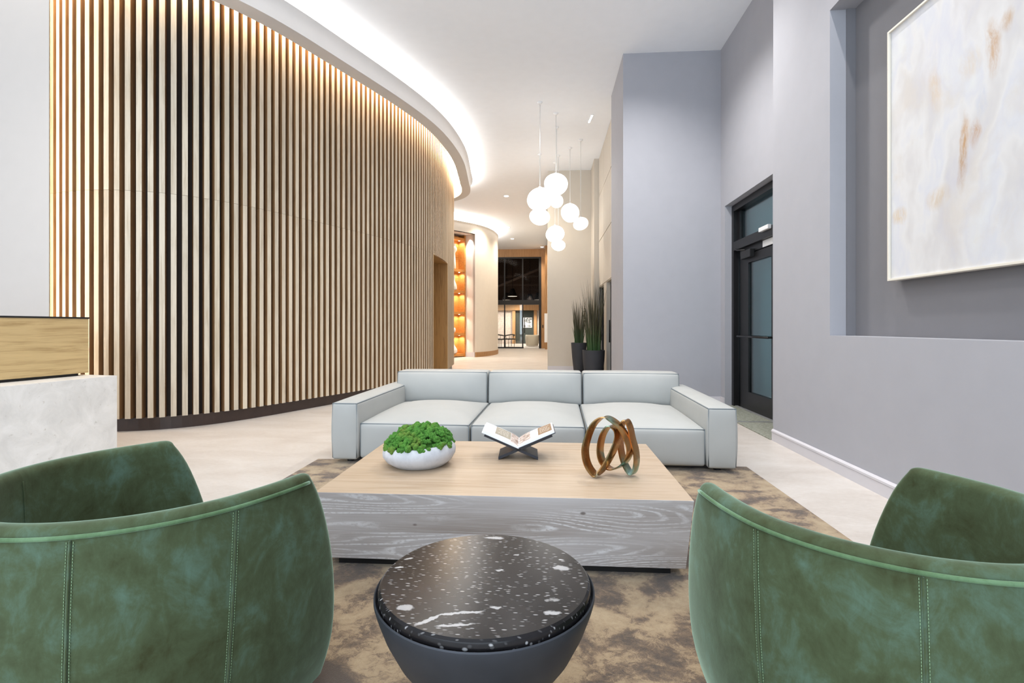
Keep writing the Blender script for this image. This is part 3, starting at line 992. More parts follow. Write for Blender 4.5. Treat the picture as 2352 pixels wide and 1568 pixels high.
# cream tub armchair in the far room
ac = empty('cream_armchair', (-0.90, 31.0, 0), 0.3, 'cream round backed tub armchair standing in the far room doorway', 'armchair')
rows = []
for z, k in ((0.03, .86), (0.2, .95), (0.45, 1.0), (0.62, 1.0), (0.70, .96), (0.70, .80), (0.45, .78)):
    rows.append([(0.42 * k * math.sin(a), -0.40 * k * math.cos(a), z) for a in [(-2.2 + 4.4 * j / 28) for j in range(29)]])
MB().grid(rows).build('shell', M['cream_fabric'], ac, smooth=True)
MB().lathe([(.30, .05), (.33, .08), (.33, .40), (.29, .44)], 28).build('seat', M['cream_fabric'], ac, smooth=True, angle=0.9)

# dark frame chairs beyond the glass


def dark_chair(loc, rz, label):
    e = empty('dark_dining_chair', loc, rz, label, 'chair', 'dark chairs in the far room')
    MB().box(-.25, .25, -.23, .25, .42, .50).build('seat', M['black'], e, bevel=0.02)
    for x, y in ((-.23, .22), (.23, .22), (-.2, -.2), (.2, -.2)):
        MB().tube([(x, y, 0.0), (x * .98, y * .98, .42)], .018, 6).build('leg', M['black'], e, smooth=True)
    pth = [(.30 * math.sin(a), -.30 * math.cos(a) + .02, .74 - .05 * abs(a)) for a in [-1.9 + 3.8 * j / 20 for j in range(21)]]
    MB().tube(pth, .035, 8).build('backrest', M['black'], e, smooth=True)
    for a in (-1.6, -.6, .6, 1.6):
        MB().tube([(.23 * math.sin(a), -.23 * math.cos(a), .46), (.30 * math.sin(a), -.30 * math.cos(a) + .02, .72)], .014, 6).build('back_post', M['black'], e, smooth=True)
    return e


dark_chair((-2.22, 30.3, 0), 0.6, 'dark wooden armchair nearer the middle of the left glass pane')
dark_chair((-2.75, 29.7, 0), -0.5, 'dark wooden armchair half hidden by the drum wall edge')

# ------------------------------------------------------------------ ceiling fittings
DL = [((-1.33, 16.574), 'white recessed downlight closest to the big slatted wall ring'), ((-2.645, 19.58), 'white recessed downlight above the drum wall cove'),
      ((-1.675, 21.814), 'white recessed downlight third along the corridor ceiling'), ((-1.678, 24.636), 'white recessed downlight fourth along the corridor ceiling'),
      ((-0.258, 27.304), 'white recessed downlight right in front of the far glass front')]
for (x, y), lab in DL:
    e = empty('recessed_downlight', (x, y, H), 0, lab, 'downlight', 'recessed corridor downlights')
    MB().lathe([(.075, -.004), (.11, -.010), (.115, 0.0)], 24, cap=False).build('trim_ring', M['white_plastic'], e, smooth=True)
    MB().lathe([(.08, -.006), (.08, -.003)], 24).build('lens', M['lamp_on'], e)
e = empty('slot_downlight', (0.90, 10.52, H), 0.1, 'narrow white slot light in the ceiling beside the globe pendants', 'downlight')
MB().box(-.03, .03, -.2, .2, -.012, 0).build('housing', M['white_plastic'], e, bevel=0.003)
MB().box(-.016, .016, -.18, .18, -.014, -.011).build('lens', M['lamp_on'], e)

# globe pendants
GL = [((0.184, 10.216, 4.065), .237, .211, 'big opal globe pendant at the top of the cluster'),
      ((-0.13, 9.69, 3.64), .25, .217, 'biggest opal globe pendant hanging at the left of the cluster, brightest'),
      ((0.213, 10.931, 3.906), .141, .15, 'small dim opal globe pendant tucked beside the two biggest globes'),
      ((-0.179, 12.629, 3.94), .253, .205, 'opal globe pendant just below the biggest globe at left'),
      ((0.558, 12.204, 3.931), .22, .22, 'round opal globe pendant alone right of the cluster middle'),
      ((0.779, 11.698, 3.566), .175, .145, 'small tilted opal globe pendant furthest right in the cluster'),
      ((0.215, 13.277, 3.629), .24, .217, 'opal globe pendant above the lowest one'),
      ((0.288, 12.742, 3.246), .175, .142, 'small opal globe pendant hanging lowest of all')]
for k, ((x, y, z), rx, rz_, lab) in enumerate(GL):
    e = empty('globe_pendant', (x, y, z), 0, lab, 'pendant lamp', 'opal globe pendants')
    mb = MB()
    ph = k * 1.7
    rows = []
    for i in range(17):
        th = PI * i / 16
        row = []
        for j in range(32):
            a = 2 * PI * j / 32
            wob = 1 + 0.05 * math.sin(2 * a + ph) * math.sin(th) + 0.06 * math.cos(th + ph) * math.sin(th)
            tilt = (0.14 if k != 5 else 0.3) * math.sin(a + ph) * math.sin(th) * (1 if k % 2 else -1)
            row.append((rx * math.sin(th) * math.cos(a) * wob, rx * math.sin(th) * math.sin(a) * wob, rz_ * (math.cos(th) + tilt * 0.5)))
        rows.append(row)
    mb.grid(rows, close_u=True)
    g = weld(mb.build('globe', M['globe_dim'] if k in (2, 5) else M['globe'], e, smooth=True), 1e-4)
    MB().lathe([(.03, rz_ - .01), (.03, rz_ + .02), (.012, rz_ + .035)], 12).build('cap', M['cord'], e, smooth=True)
    MB().tube([(0, 0, rz_ + .03), (0, 0, H - z - .04)], 0.006, 6).build('cord', M['cord'], e, smooth=True)
    MB().lathe([(.05, H - z), (.05, H - z - .012), (.035, H - z - .03), (.012, H - z - .045)], 20).build('canopy', M['white_plastic'], e, smooth=True)

# ------------------------------------------------------------------ entrance door
dr = struct(empty('door_1', (2.80, 0, 0)))
DX = 0.05
mb = MB()
mb.box(0, .14, 7.80, 7.88, 0, 3.02)
mb.box(0, .14, 6.25, 6.33, 0, 3.02)
mb.box(0, .14, 6.33, 7.80, 2.93, 3.02)
mb.box(0, .14, 6.33, 7.80, 2.34, 2.47)
mb.build('frame', M['black_metal'], dr)
mb = MB()
mb.box(0.06, .12, 7.72, 7.80, 2.47, 2.93)
mb.box(0.06, .12, 6.33, 6.40, 2.47, 2.93)
mb.build('transom_frame', M['black_metal'], dr)
MB().box(.085, .095, 6.40, 7.72, 2.47, 2.93).build('transom_pane', M['glass_teal'], dr)
lf = MB()
lf.box(.06, .115, 7.40, 7.66, 0.02, 2.235)
lf.box(.06, .115, 6.47, 6.66, 0.02, 2.235)
lf.box(.06, .115, 6.66, 7.40, 0.02, 0.27)
lf.box(.06, .115, 6.66, 7.40, 2.11, 2.235)
lf.build('leaf', M['black_metal'], dr)
MB().box(.083, .092, 6.66, 7.40, 0.27, 2.11).build('pane', M['glass_teal'], dr)
mb = MB()
mb.box(.06, .115, 7.66, 7.70, 0, 2.34)
mb.box(.06, .115, 6.33, 6.47, 0, 2.34)
mb.build('side_stile', M['black_metal'], dr)
MB().box(.083, .092, 7.70, 7.80, 0.05, 2.34).build('side_pane', M['glass_teal'], dr)
mb = MB().tube([(-.02, 6.56, 1.06), (-.02, 7.60, 1.06)], .014, 10)
mb.tube([(-.02, 6.60, 1.06), (.07, 6.60, 1.06)], .012, 8)
mb.tube([(-.02, 7.55, 1.06), (.07, 7.55, 1.06)], .012, 8)
mb.build('push_bar', M['black_metal'], dr, smooth=True)
MB().box(-.005, .06, 7.18, 7.52, 2.17, 2.28).build('closer_body', M['black'], dr, bevel=0.008)
MB().tube([(.01, 7.40, 2.29), (-.02, 7.62, 2.32), (.01, 7.76, 2.36)], .012, 6).build('closer_arm', M['black'], dr, smooth=True)
for z in (0.80, 0.92):
    MB().lathe([(.02, 0), (.02, .012)], 12).build('lock_cylinder', M['black'], dr, loc=(.045, 6.56, z)).rotation_euler = (0, PI / 2, 0)
MB().box(.02, .06, 6.33, 7.80, 0.0, 0.018).build('threshold', M['sill'], dr)
MB().box(.055, .115, 6.47, 7.70, 2.245, 2.34).build('head_strip', M['black_metal'], dr)
MB().box(.050, .055, 6.52, 6.90, 2.25, 2.335).build('label_plate', M['white_plastic'], dr)
tag(MB().box(2.755, 2.80, 6.52, 6.80, 2.43, 2.485).build('door_sensor', M['white_plastic'], bevel=0.008), 'small white sensor box on the black transom bar of the entrance door', 'sensor')
# vestibule behind the glass

em = empty('entrance_mat', (0, 0, 0), 0, 'grey green speckled entrance mat in two panels before the black glass door', 'mat')
MB().box(2.36, 2.82, 6.56, 7.86, 0.0, 0.012).build('mat_panel', M['mat'], em, bevel=0.003)
MB().box(2.36, 2.82, 5.53, 6.47, 0.0, 0.012).build('mat_panel', M['mat'], em, bevel=0.003)
MB().box(2.36, 2.82, 6.495, 6.535, 0.0, 0.014).build('divider_strip', M['sill'], em)

# ------------------------------------------------------------------ painting in the niche
pt = empty('abstract_painting', (2.52, 2.995, 2.45), 0, 'large pale abstract painting in a thin cream frame hung in the wall niche', 'painting')
MB().box(-.005, .03, -.885, .885, -.90, .90).build('canvas', M['painting'], pt)
fr = MB()
fr.box(-.02, .045, .89, .905, -.915, .915)
fr.box(-.02, .045, -.905, -.89, -.915, .915)
fr.box(-.02, .045, -.89, .89, .90, .915)
fr.box(-.02, .045, -.89, .89, -.915, -.90)
fr.build('frame', plain('cream_frame', '#e2dccf', 0.5, var=0.02), pt, bevel=0.002)
MB().box(.03, .065, -.5, .5, -.5, .5).build('hanging_batten', M['far_wood'], pt)

# ------------------------------------------------------------------ reception desk
a_d = math.atan2(4.497 - 3.588, -4.044 + 4.177)        # direction of its long front
dk = empty('reception_desk', (-4.044, 4.497, 0), a_d - PI / 2, 'pale stone reception counter with raised oak front beside the slatted wall', 'desk')
MB().box(-0.55, 0, -3.2, 0, 0, 0.74).build('stone_base', M['stone'], dk, bevel=0.003)
MB().box(-0.95, -0.30, -3.2, -0.03, 0.765, 1.275).build('oak_front', wood('oak_counter', '#c3a878', '#a68a5c', 'y', 0.5, rnd=False), dk, bevel=0.002)
MB().box(-0.95, -0.33, -3.2, -0.10, 0.74, 0.765).build('shadow_gap', M['black'], dk)
MB().box(-0.96, -0.295, -3.2, -0.025, 1.275, 1.29).build('counter_cap', M['black'], dk)

# ------------------------------------------------------------------ rug
rg = MB()
rbx = MB()
rbx.box(-2.05, 1.69, 0.10, 4.41, 0, 0.014).build('area_rug', M['rug'], bevel=0.004)
tag(bpy.data.objects['area_rug'], 'mottled brown viscose area rug under the sofa and coffee table', 'rug')

# ------------------------------------------------------------------ sofa
RZ = 0.014
sf = empty('sofa', (-0.166, 4.225, RZ), math.radians(-1.3), 'long three seat sofa in pale grey leather with low wide arms', 'sofa')
SL, SAw, SDep = 1.695, 0.225, 1.72


def pipe_loop(pts_, r=0.006, closed=True):
    return MB().tube(pts_, r, 6, closed)


def edge_rect(x0, x1, y0, y1, z, n=6):
    P = []
    for a, b in (((x0, y0), (x1, y0)), ((x1, y0), (x1, y1)), ((x1, y1), (x0, y1)), ((x0, y1), (x0, y0))):
        for i in range(n):
            t = i / n
            P.append((a[0] + (b[0] - a[0]) * t, a[1] + (b[1] - a[1]) * t, z))
    return P


for s in (-1, 1):
    cx = s * (SL - SAw / 2)
    hx, hy, hz, r = SAw / 2, SDep / 2, 0.245, 0.022

    def bl(p, n, hx=hx, hy=hy, hz=hz):
        k = (1 - (p.x / hx) ** 2) * (1 - (p.y / hy) ** 6) if n.z > 0.5 else 0
        f = (1 - (p.z / hz) ** 2) * 0.014 * n.x
        g = (1 - (p.z / hz) ** 4) * (1 - (p.x / hx) ** 2) * 0.012 * n.y
        return (f, g, 0.02 * max(k, 0) * n.z)
    mb = rbox(MB(), hx, hy, hz, r, 10, (cx, hy, 0.035 + hz), bl)
    arm = weld(mb.build('armrest', M['sofa'], sf))
    e = r * 0.3
    z1 = 0.035 + 2 * hz - e
    mb = pipe_loop(edge_rect(cx - hx + e, cx + hx - e, e, SDep - e, z1))
    for x in (cx - hx + e, cx + hx - e):
        mb.tube([(x, e, z1), (x, e - 0.002, 0.3), (x, e, 0.05)], 0.005, 6)
    mb.build('piping', M['piping'], arm, smooth=True)
SX0 = -SL + SAw + 0.003
SWd = (2 * SL - 2 * SAw - 0.006) / 3
for i in range(3):
    cx = SX0 + SWd * (i + .5)
    hx, hy, hz, r = SWd / 2 - 0.004, 0.64, 0.155, 0.03

    def bl(p, n, hx=hx, hy=hy, hz=hz):
        k = max(0, (1 - abs(p.x / hx) ** 2.6)) * max(0, 1 - abs(p.y / hy) ** 2.4)
        f = (1 - (p.z / hz) ** 4) * (1 - (p.x / hx) ** 4) * 0.016 * min(n.y, 0)
        return (0, f, 0.085 * k * max(n.z, 0))
    mb = rbox(MB(), hx, hy, hz, r, 12, (cx, 0.03 + hy, 0.04 + hz), bl)
    st = weld(mb.build('seat', M['sofa'], sf))
    e = r * 0.3
    mb = pipe_loop(edge_rect(cx - hx + e, cx + hx - e, 0.03 + e, 0.03 + 2 * hy - e, 0.04 + 2 * hz - e))
    for x in (cx - hx + e, cx + hx - e):
        mb.tube([(x, 0.03 + e, 0.04 + 2 * hz - e), (x, 0.03 + e, 0.06)], 0.005, 6)
    mb.build('piping', M['piping'], st, smooth=True)
BW = (2 * SL - 0.17) / 3
for i in range(3):
    bw = (3.15) / 3
    cx = -1.575 + bw * (i + .5)
    hx, hy, hz, r = bw / 2 - 0.004, 0.15, 0.18, 0.03

    def bl(p, n, hx=hx, hy=hy, hz=hz):
        k = max(0, (1 - abs(p.x / hx) ** 3)) * max(0, 1 - abs(p.z / hz) ** 2.2)
        kt = max(0, (1 - abs(p.x / hx) ** 3)) * max(0, 1 - abs(p.y / hy) ** 2)
        lean = (p.z + hz) * 0.10
        return (0, 0.05 * k * n.y + lean, 0.012 * kt * max(n.z, 0))
    mb = rbox(MB(), hx, hy, hz, r, 12, (cx, 1.36 + hy, 0.32 + hz), bl)
    bc = weld(mb.build('back_cushion', M['sofa'], sf))
    e = r * 0.3
    P = []
    for x, z in ((cx - hx + e, -hz + e), (cx - hx + e, 0), (cx - hx + e, hz - e), (cx, hz - e), (cx + hx - e, hz - e), (cx + hx - e, 0), (cx + hx - e, -hz + e), (cx, -hz + e)):
        P.append((x, 1.36 + e + (z + hz) * 0.10, 0.32 + hz + z))
    pipe_loop(P, 0.0055).build('piping', M['piping'], bc, smooth=True)
MB().box(-SL + SAw, SL - SAw, 1.66, SDep, 0.04, 0.58).build('back_frame', M['sofa'], sf, bevel=0.02)
MB().box(-SL + 0.1, SL - 0.1, 0.12, SDep - 0.1, 0.012, 0.04).build('base', M['black'], sf)
for x in (-SL + .12, SL - .12):
    for y in (.12, SDep - .12):
        MB().lathe([(.03, 0), (.03, .036)], 14).build('foot', M['black'], sf, loc=(x, y, 0))

# ------------------------------------------------------------------ coffee table
TX0, TX1, TY0, TY1, TZ = -1.133, 0.683, 2.40, 3.545, 0.39
ct = empty('coffee_table', ((TX0 + TX1) / 2, (TY0 + TY1) / 2, RZ), 0, 'large low block coffee table of pale oak with limed sides', 'table')
hw, hd = (TX1 - TX0) / 2, (TY1 - TY0) / 2
tz = TZ - RZ
zb = 0.045
ti = 0.030
npl = 6
for k in range(npl):
    y0, y1 = -hd + 2 * hd * k / npl, -hd + 2 * hd * (k + 1) / npl
    MB().box(-hw, hw, max(y0, -hd + .003), y1, tz - 0.022, tz).build('top_plank', M['top_wood'], ct, bevel=0.0012)
zm = 0.185
for zlo, zhi in ((zm, tz), (zb, zm)):
    def ins(z):
        return ti * (1 - (z - zb) / (tz - zb))
    a, b = ins(zlo), ins(zhi)
    tb = .0028 if zhi == tz else .03
    MB().add([(-hw + a, -hd + a, zlo), (hw - a, -hd + a, zlo), (hw - b, -hd + b, zhi), (-hw + b, -hd + b, zhi),
              (-hw + a, -hd + a + .03, zlo), (hw - a, -hd + a + .03, zlo), (hw - b, -hd + b + tb, zhi), (-hw + b, -hd + b + tb, zhi)],
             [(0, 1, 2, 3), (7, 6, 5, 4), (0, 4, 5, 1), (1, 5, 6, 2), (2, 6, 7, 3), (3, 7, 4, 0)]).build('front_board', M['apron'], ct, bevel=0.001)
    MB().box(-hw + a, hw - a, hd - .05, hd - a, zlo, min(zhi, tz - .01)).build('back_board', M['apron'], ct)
    zhi = min(zhi, tz - .01)
    for s in (-1, 1):
        MB().add([(s * (hw - a), -hd + a + .03, zlo), (s * (hw - a), hd - .05, zlo), (s * (hw - b), hd - .05, zhi), (s * (hw - b), -hd + b + .03, zhi),
                  (s * (hw - .06), -hd + a + .03, zlo), (s * (hw - .06), hd - .05, zlo), (s * (hw - .06), hd - .05, zhi), (s * (hw - .06), -hd + b + .03, zhi)],
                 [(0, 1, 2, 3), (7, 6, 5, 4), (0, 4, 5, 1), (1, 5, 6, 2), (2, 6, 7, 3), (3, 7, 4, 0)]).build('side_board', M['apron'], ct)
MB().box(-hw + .05, hw - .05, -hd + .06, hd - .08, zb - 0.005, zb + 0.02).build('bottom_panel', M['black'], ct)
MB().box(-hw + .09, hw - .09, -hd + .075, hd - .1, 0.0, zb).build('plinth', M['black'], ct)

# moss bowl
bw = empty('moss_bowl', (-0.752, 2.945, TZ), 0, 'rough white plaster bowl heaped with green moss on the coffee table', 'planter')
prof = [(.135, 0.0), (.155, .004), (.19, .03), (.212, .062), (.214, .085), (.205, .108), (.192, .122), (.183, .124), (.176, .115), (.170, .09), (.0, .085)]
rows = []
for r, z in prof:
    row = []
    for j in range(56):
        a = 2 * PI * j / 56
        w = 1 + 0.012 * mnoise.noise((math.cos(a) * 2, math.sin(a) * 2, z * 20))
        row.append((r * w * math.cos(a), r * w * math.sin(a), z * (1 + .10 * math.cos(a)) if z > .02 else z))
    rows.append(row)
mb = MB().grid(rows, close_u=True)
mb.f.append(tuple(range(55, -1, -1)))
mb.build('bowl', M['plaster'], bw, smooth=True)
mm = MB()
mm.lathe([(.0, .185), (.06, .18), (.12, .158), (.165, .128), (.182, .108), (.17, .09)][::-1], 40, cap=False)
rnd = random.Random(3)
cl = []
for k in range(230):
    t = (k + .5) / 230
    rr = .194 * math.sqrt(t)
    a = k * 2.39996
    zz = .112 + .098 * (1 - t ** 1.7) + .014 * math.cos(a) * (rr / .2)
    cl.append((rr * math.cos(a) + rnd.uniform(-.006, .006), rr * math.sin(a) + rnd.uniform(-.006, .006), zz + rnd.uniform(-.012, .012), rnd.uniform(.013, .025)))
for x, y, z, r in cl:
    mm.ico((x, y, z), r * .85, 2, .25)
    for j in range(9):
        v = Vector((rnd.gauss(0, 1), rnd.gauss(0, 1), rnd.gauss(.3, 1))).normalized()
        mm.ico((x + v.x * r * .75, y + v.y * r * .75, z + v.z * r * .7), r * rnd.uniform(.36, .55), 2 if j % 3 == 0 else 1, .3)
ms = mm.build('moss', M['moss'], bw, smooth=True, fix=False)
ms['kind'] = 'stuff'

# book stand and open book
bs = empty('book_stand', (-0.178, 3.17, TZ), 0.04, 'dark navy crossed book stand holding an open book on the coffee table', 'stand')
PA, PB = math.atan(0.43), math.atan(0.40)
XT = 0.060    # height of the crossing
dep = 0.10


def plate(s):
    m = MB()
    d = Vector((s * math.cos(PA), 0, math.sin(PA)))
    n = Vector((-s * math.sin(PA), 0, math.cos(PA)))
    o = Vector((0, 0, XT))
    t = 0.0075
    L1, L0 = 0.225, 0.145
    # lower end trimmed flat on the table
    P = [o + d * L1 - n * t, o + d * L1 + n * t]
    top = o - d * L0 + n * t
    bot = o - d * L0 - n * t
    k = (bot.z) / d.z
    bot2 = bot - d * k
    k = (top.z) / d.z
    top2 = top - d * min(k, 0.10)
    top2 = Vector((bot2.x, 0, max(0.018, (bot2 + n * 2 * t).z)))
    P += [top2, Vector((top2.x, 0, 0)), bot2 + d * 0.012]
    n_ = len(P)
    vs = [(p.x, -dep, max(p.z, 0)) for p in P] + [(p.x, dep, max(p.z, 0)) for p in P]
    m.add(vs, [tuple(range(n_)), tuple(range(2 * n_ - 1, n_ - 1, -1))] + [(i, (i + 1) % n_, n_ + (i + 1) % n_, n_ + i) for i in range(n_)])
    return m


for s in (-1, 1):
    plate(s).build('crossed_plate', M['navy'], bs)
ob = empty('open_book', (-0.175, 3.165, TZ + XT), 0.04, 'open picture book with white margins lying on the dark book stand', 'book')


def pg(s, w, y, lift):
    d = Vector((s * math.cos(PA), 0, math.sin(PA)))
    n = Vector((-s * math.sin(PA), 0, math.cos(PA)))
    return d * w + n * lift + Vector((0, y, 0.012))


def page_h(w):
    return 0.010 + 0.016 * (1 - math.exp(-w / 0.035)) * (1 - 0.35 * w / 0.24)


BWd, BH = 0.238, 0.128
for s in (-1, 1):
    ws = [BWd * (i / 14) ** 1.3 for i in range(15)]
    rows = []
    for y in (-BH, BH):
        rows.append([pg(s, w + 0.002, y, page_h(w)) for w in ws])
        rows.append([pg(s, w + 0.002, y, 0.0075) for w in ws])
    r = [rows[0], rows[2], rows[3], rows[1]]
    m = MB().grid(r, close_v=True)
    n = len(ws)
    m.f.append((0, n, 2 * n, 3 * n))
    m.f.append((n - 1, 2 * n - 1, 3 * n - 1, 4 * n - 1))
    m.build('page_block', M['page'], ob, smooth=True, angle=0.6)
    # cover board
    c = MB()
    c.grid([[pg(s, 0, -BH - .004, .003), pg(s, BWd + .006, -BH - .004, .003)], [pg(s, 0, BH + .004, .003), pg(s, BWd + .006, BH + .004, .003)],
            [pg(s, 0, BH + .004, .0065), pg(s, BWd + .006, BH + .004, .0065)], [pg(s, 0, -BH - .004, .0065), pg(s, BWd + .006, -BH - .004, .0065)]], close_v=True)
    c.f.append((0, 2, 4, 6))
    c.f.append((1, 3, 5, 7))
    c.build('cover', M['navy'] if s > 0 else M['page'], ob)


def print_patch(name, s, w0, w1, y0, y1, mat, lift=0.0006, nseg=8):
    ws = [w0 + (w1 - w0) * i / nseg for i in range(nseg + 1)]
    o = MB().grid([[pg(s, w + .002, y, page_h(w) + lift) for w in ws] for y in (y0, y1)]).build(name, mat, ob, smooth=True)
    return o


m_tan = plain('print_taupe', '#a39a88', 0.5, var=0.12, nscale=25)
m_brn = plain('print_brown', '#8d6f50', 0.5, var=0.1, nscale=25)
m_ph = m_photo('print_photo', ['#3d2e28', '#9c8577', '#d8c9c0', '#ece5e0'], 30)
m_txt = plain('print_white', '#f1ece2', 0.5)
print_patch('printed_panel', -1, .062, .165, -.085, .120, m_tan)
print_patch('printed_photo', -1, .006, .060, -.115, .122, m_ph)
print_patch('printed_photo', 1, .006, .085, -.085, .122, m_ph)
print_patch('printed_panel', 1, .138, .228, -.09, .122, m_brn)
mt = MB()
rr = random.Random(5)
for s, w0, w1, y0, y1 in ((-1, .08, .15, -.04, .08), (1, .15, .215, -.05, .08)):
    for k in range(6):
        y = y0 + (y1 - y0) * k / 5
        w = w0
        while w < w1 - .01:
            l = rr.uniform(.006, .018)
            e_ = min(w + l, w1)
            mt.grid([[pg(s, a + .002, yy, page_h(a) + .0012) for a in (w, e_)] for yy in (y - .003, y + .003)])
            w = e_ + .005
o = mt.build('printed_text', m_txt, ob)
o['kind'] = 'stuff'

# bronze loop sculpture
sc_ = empty('loop_sculpture', (0.255, 2.775, TZ), 0, 'bronze sculpture of interlocking ribbon loops on the coffee table', 'sculpture')
U = 0.000258


def ribbon(ctrl, wv, hw_, th, closed=True):
    P = [Vector(((x - 390) * U, d, (1400 - y) * U + .006)) for x, y, d in ctrl]
    n = len(P)
    D = []
    for i in range(n):
        a, b, c, d = P[i - 1], P[i], P[(i + 1) % n], P[(i + 2) % n]
        for k in range(8):
            t = k / 8
            D.append(0.5 * ((2 * b) + (c - a) * t + (2 * a - 5 * b + 4 * c - d) * t * t + (3 * b - a - 3 * c + d) * t ** 3))
    rows = []
    w = Vector(wv).normalized()
    for i, p in enumerate(D):
        t = (D[(i + 1) % len(D)] - D[i - 1]).normalized()
        ww = (w - t * w.dot(t)).normalized()
        nn = t.cross(ww)
        sec = []
        for a, b in ((-1, -1), (-.85, -1.3), (.85, -1.3), (1, -1), (1, 1), (.85, 1.3), (-.85, 1.3), (-1, 1)):
            sec.append(p + ww * hw_ * a + nn * th * b * .8)
        rows.append(sec)
    return MB().grid(rows, close_u=True, close_v=True)


ctrlA = [(395, 1355, -.035), (250, 1150, -.02), (215, 850, .0), (330, 480, .015), (480, 280, .02), (680, 215, .02), (930, 380, .01), (1080, 640, -.01), (1130, 900, -.02),
         (1010, 1160, -.01), (780, 1300, .02), (610, 1200, .05), (545, 950, .055), (600, 620, .05), (740, 415, .045), (880, 470, .03), (900, 640, .015), (800, 880, -.005), (640, 1150, -.025), (500, 1320, -.035)]
for x in range(len(ctrlA)):
    pass
rb = ribbon(ctrlA, (0.70, 0.72, 0.0), .029, .004).build('ribbon_loop', M['bronze'], sc_, smooth=True, angle=0.7)
ctrlB = [(1160, 1360, .0), (1050, 1180, .03), (985, 900, .045), (980, 600, .05), (1020, 360, .05), (1100, 285, .045), (1170, 420, .035), (1210, 640, .02), (1265, 880, .0), (1275, 1100, -.01), (1230, 1310, -.01)]
ribbon(ctrlB, (0.64, 0.77, 0.0), .029, .004).build('ribbon_loop', M['bronze'], sc_, smooth=True, angle=0.7)

# ------------------------------------------------------------------ round side table
rt = empty('side_table', (-0.172, 1.408, RZ), 0, 'round side table with black speckled marble top on a dark bowl base', 'table')
prof = [(0, .185), (.10, .187), (.15, .205), (.20, .25), (.243, .31), (.276, .375), (.296, .43), (.303, .455), (.303, .463), (.300, .466), (.297, .463), (.294, .44), (.2, .42), (0.0, .42)]
MB().lathe(prof, 80, cap=False).build('bowl_base', M['charcoal'], rt, smooth=True, angle=0.7)
MB().lathe([(0, .449), (.285, .449), (.291, .453), (.2925, .460), (.2925, .473), (.290, .481), (.284, .486), (0, .486)], 96, cap=False).build('marble_top', M['marble'], rt, smooth=True, angle=0.5)
MB().lathe([(.0, 0), (.215, 0), (.215, .012), (.175, .10), (.135, .20), (.0, .20)], 48, cap=False).build('foot', M['black'], rt, smooth=True, angle=0.5)

# ------------------------------------------------------------------ green velvet tub chairs


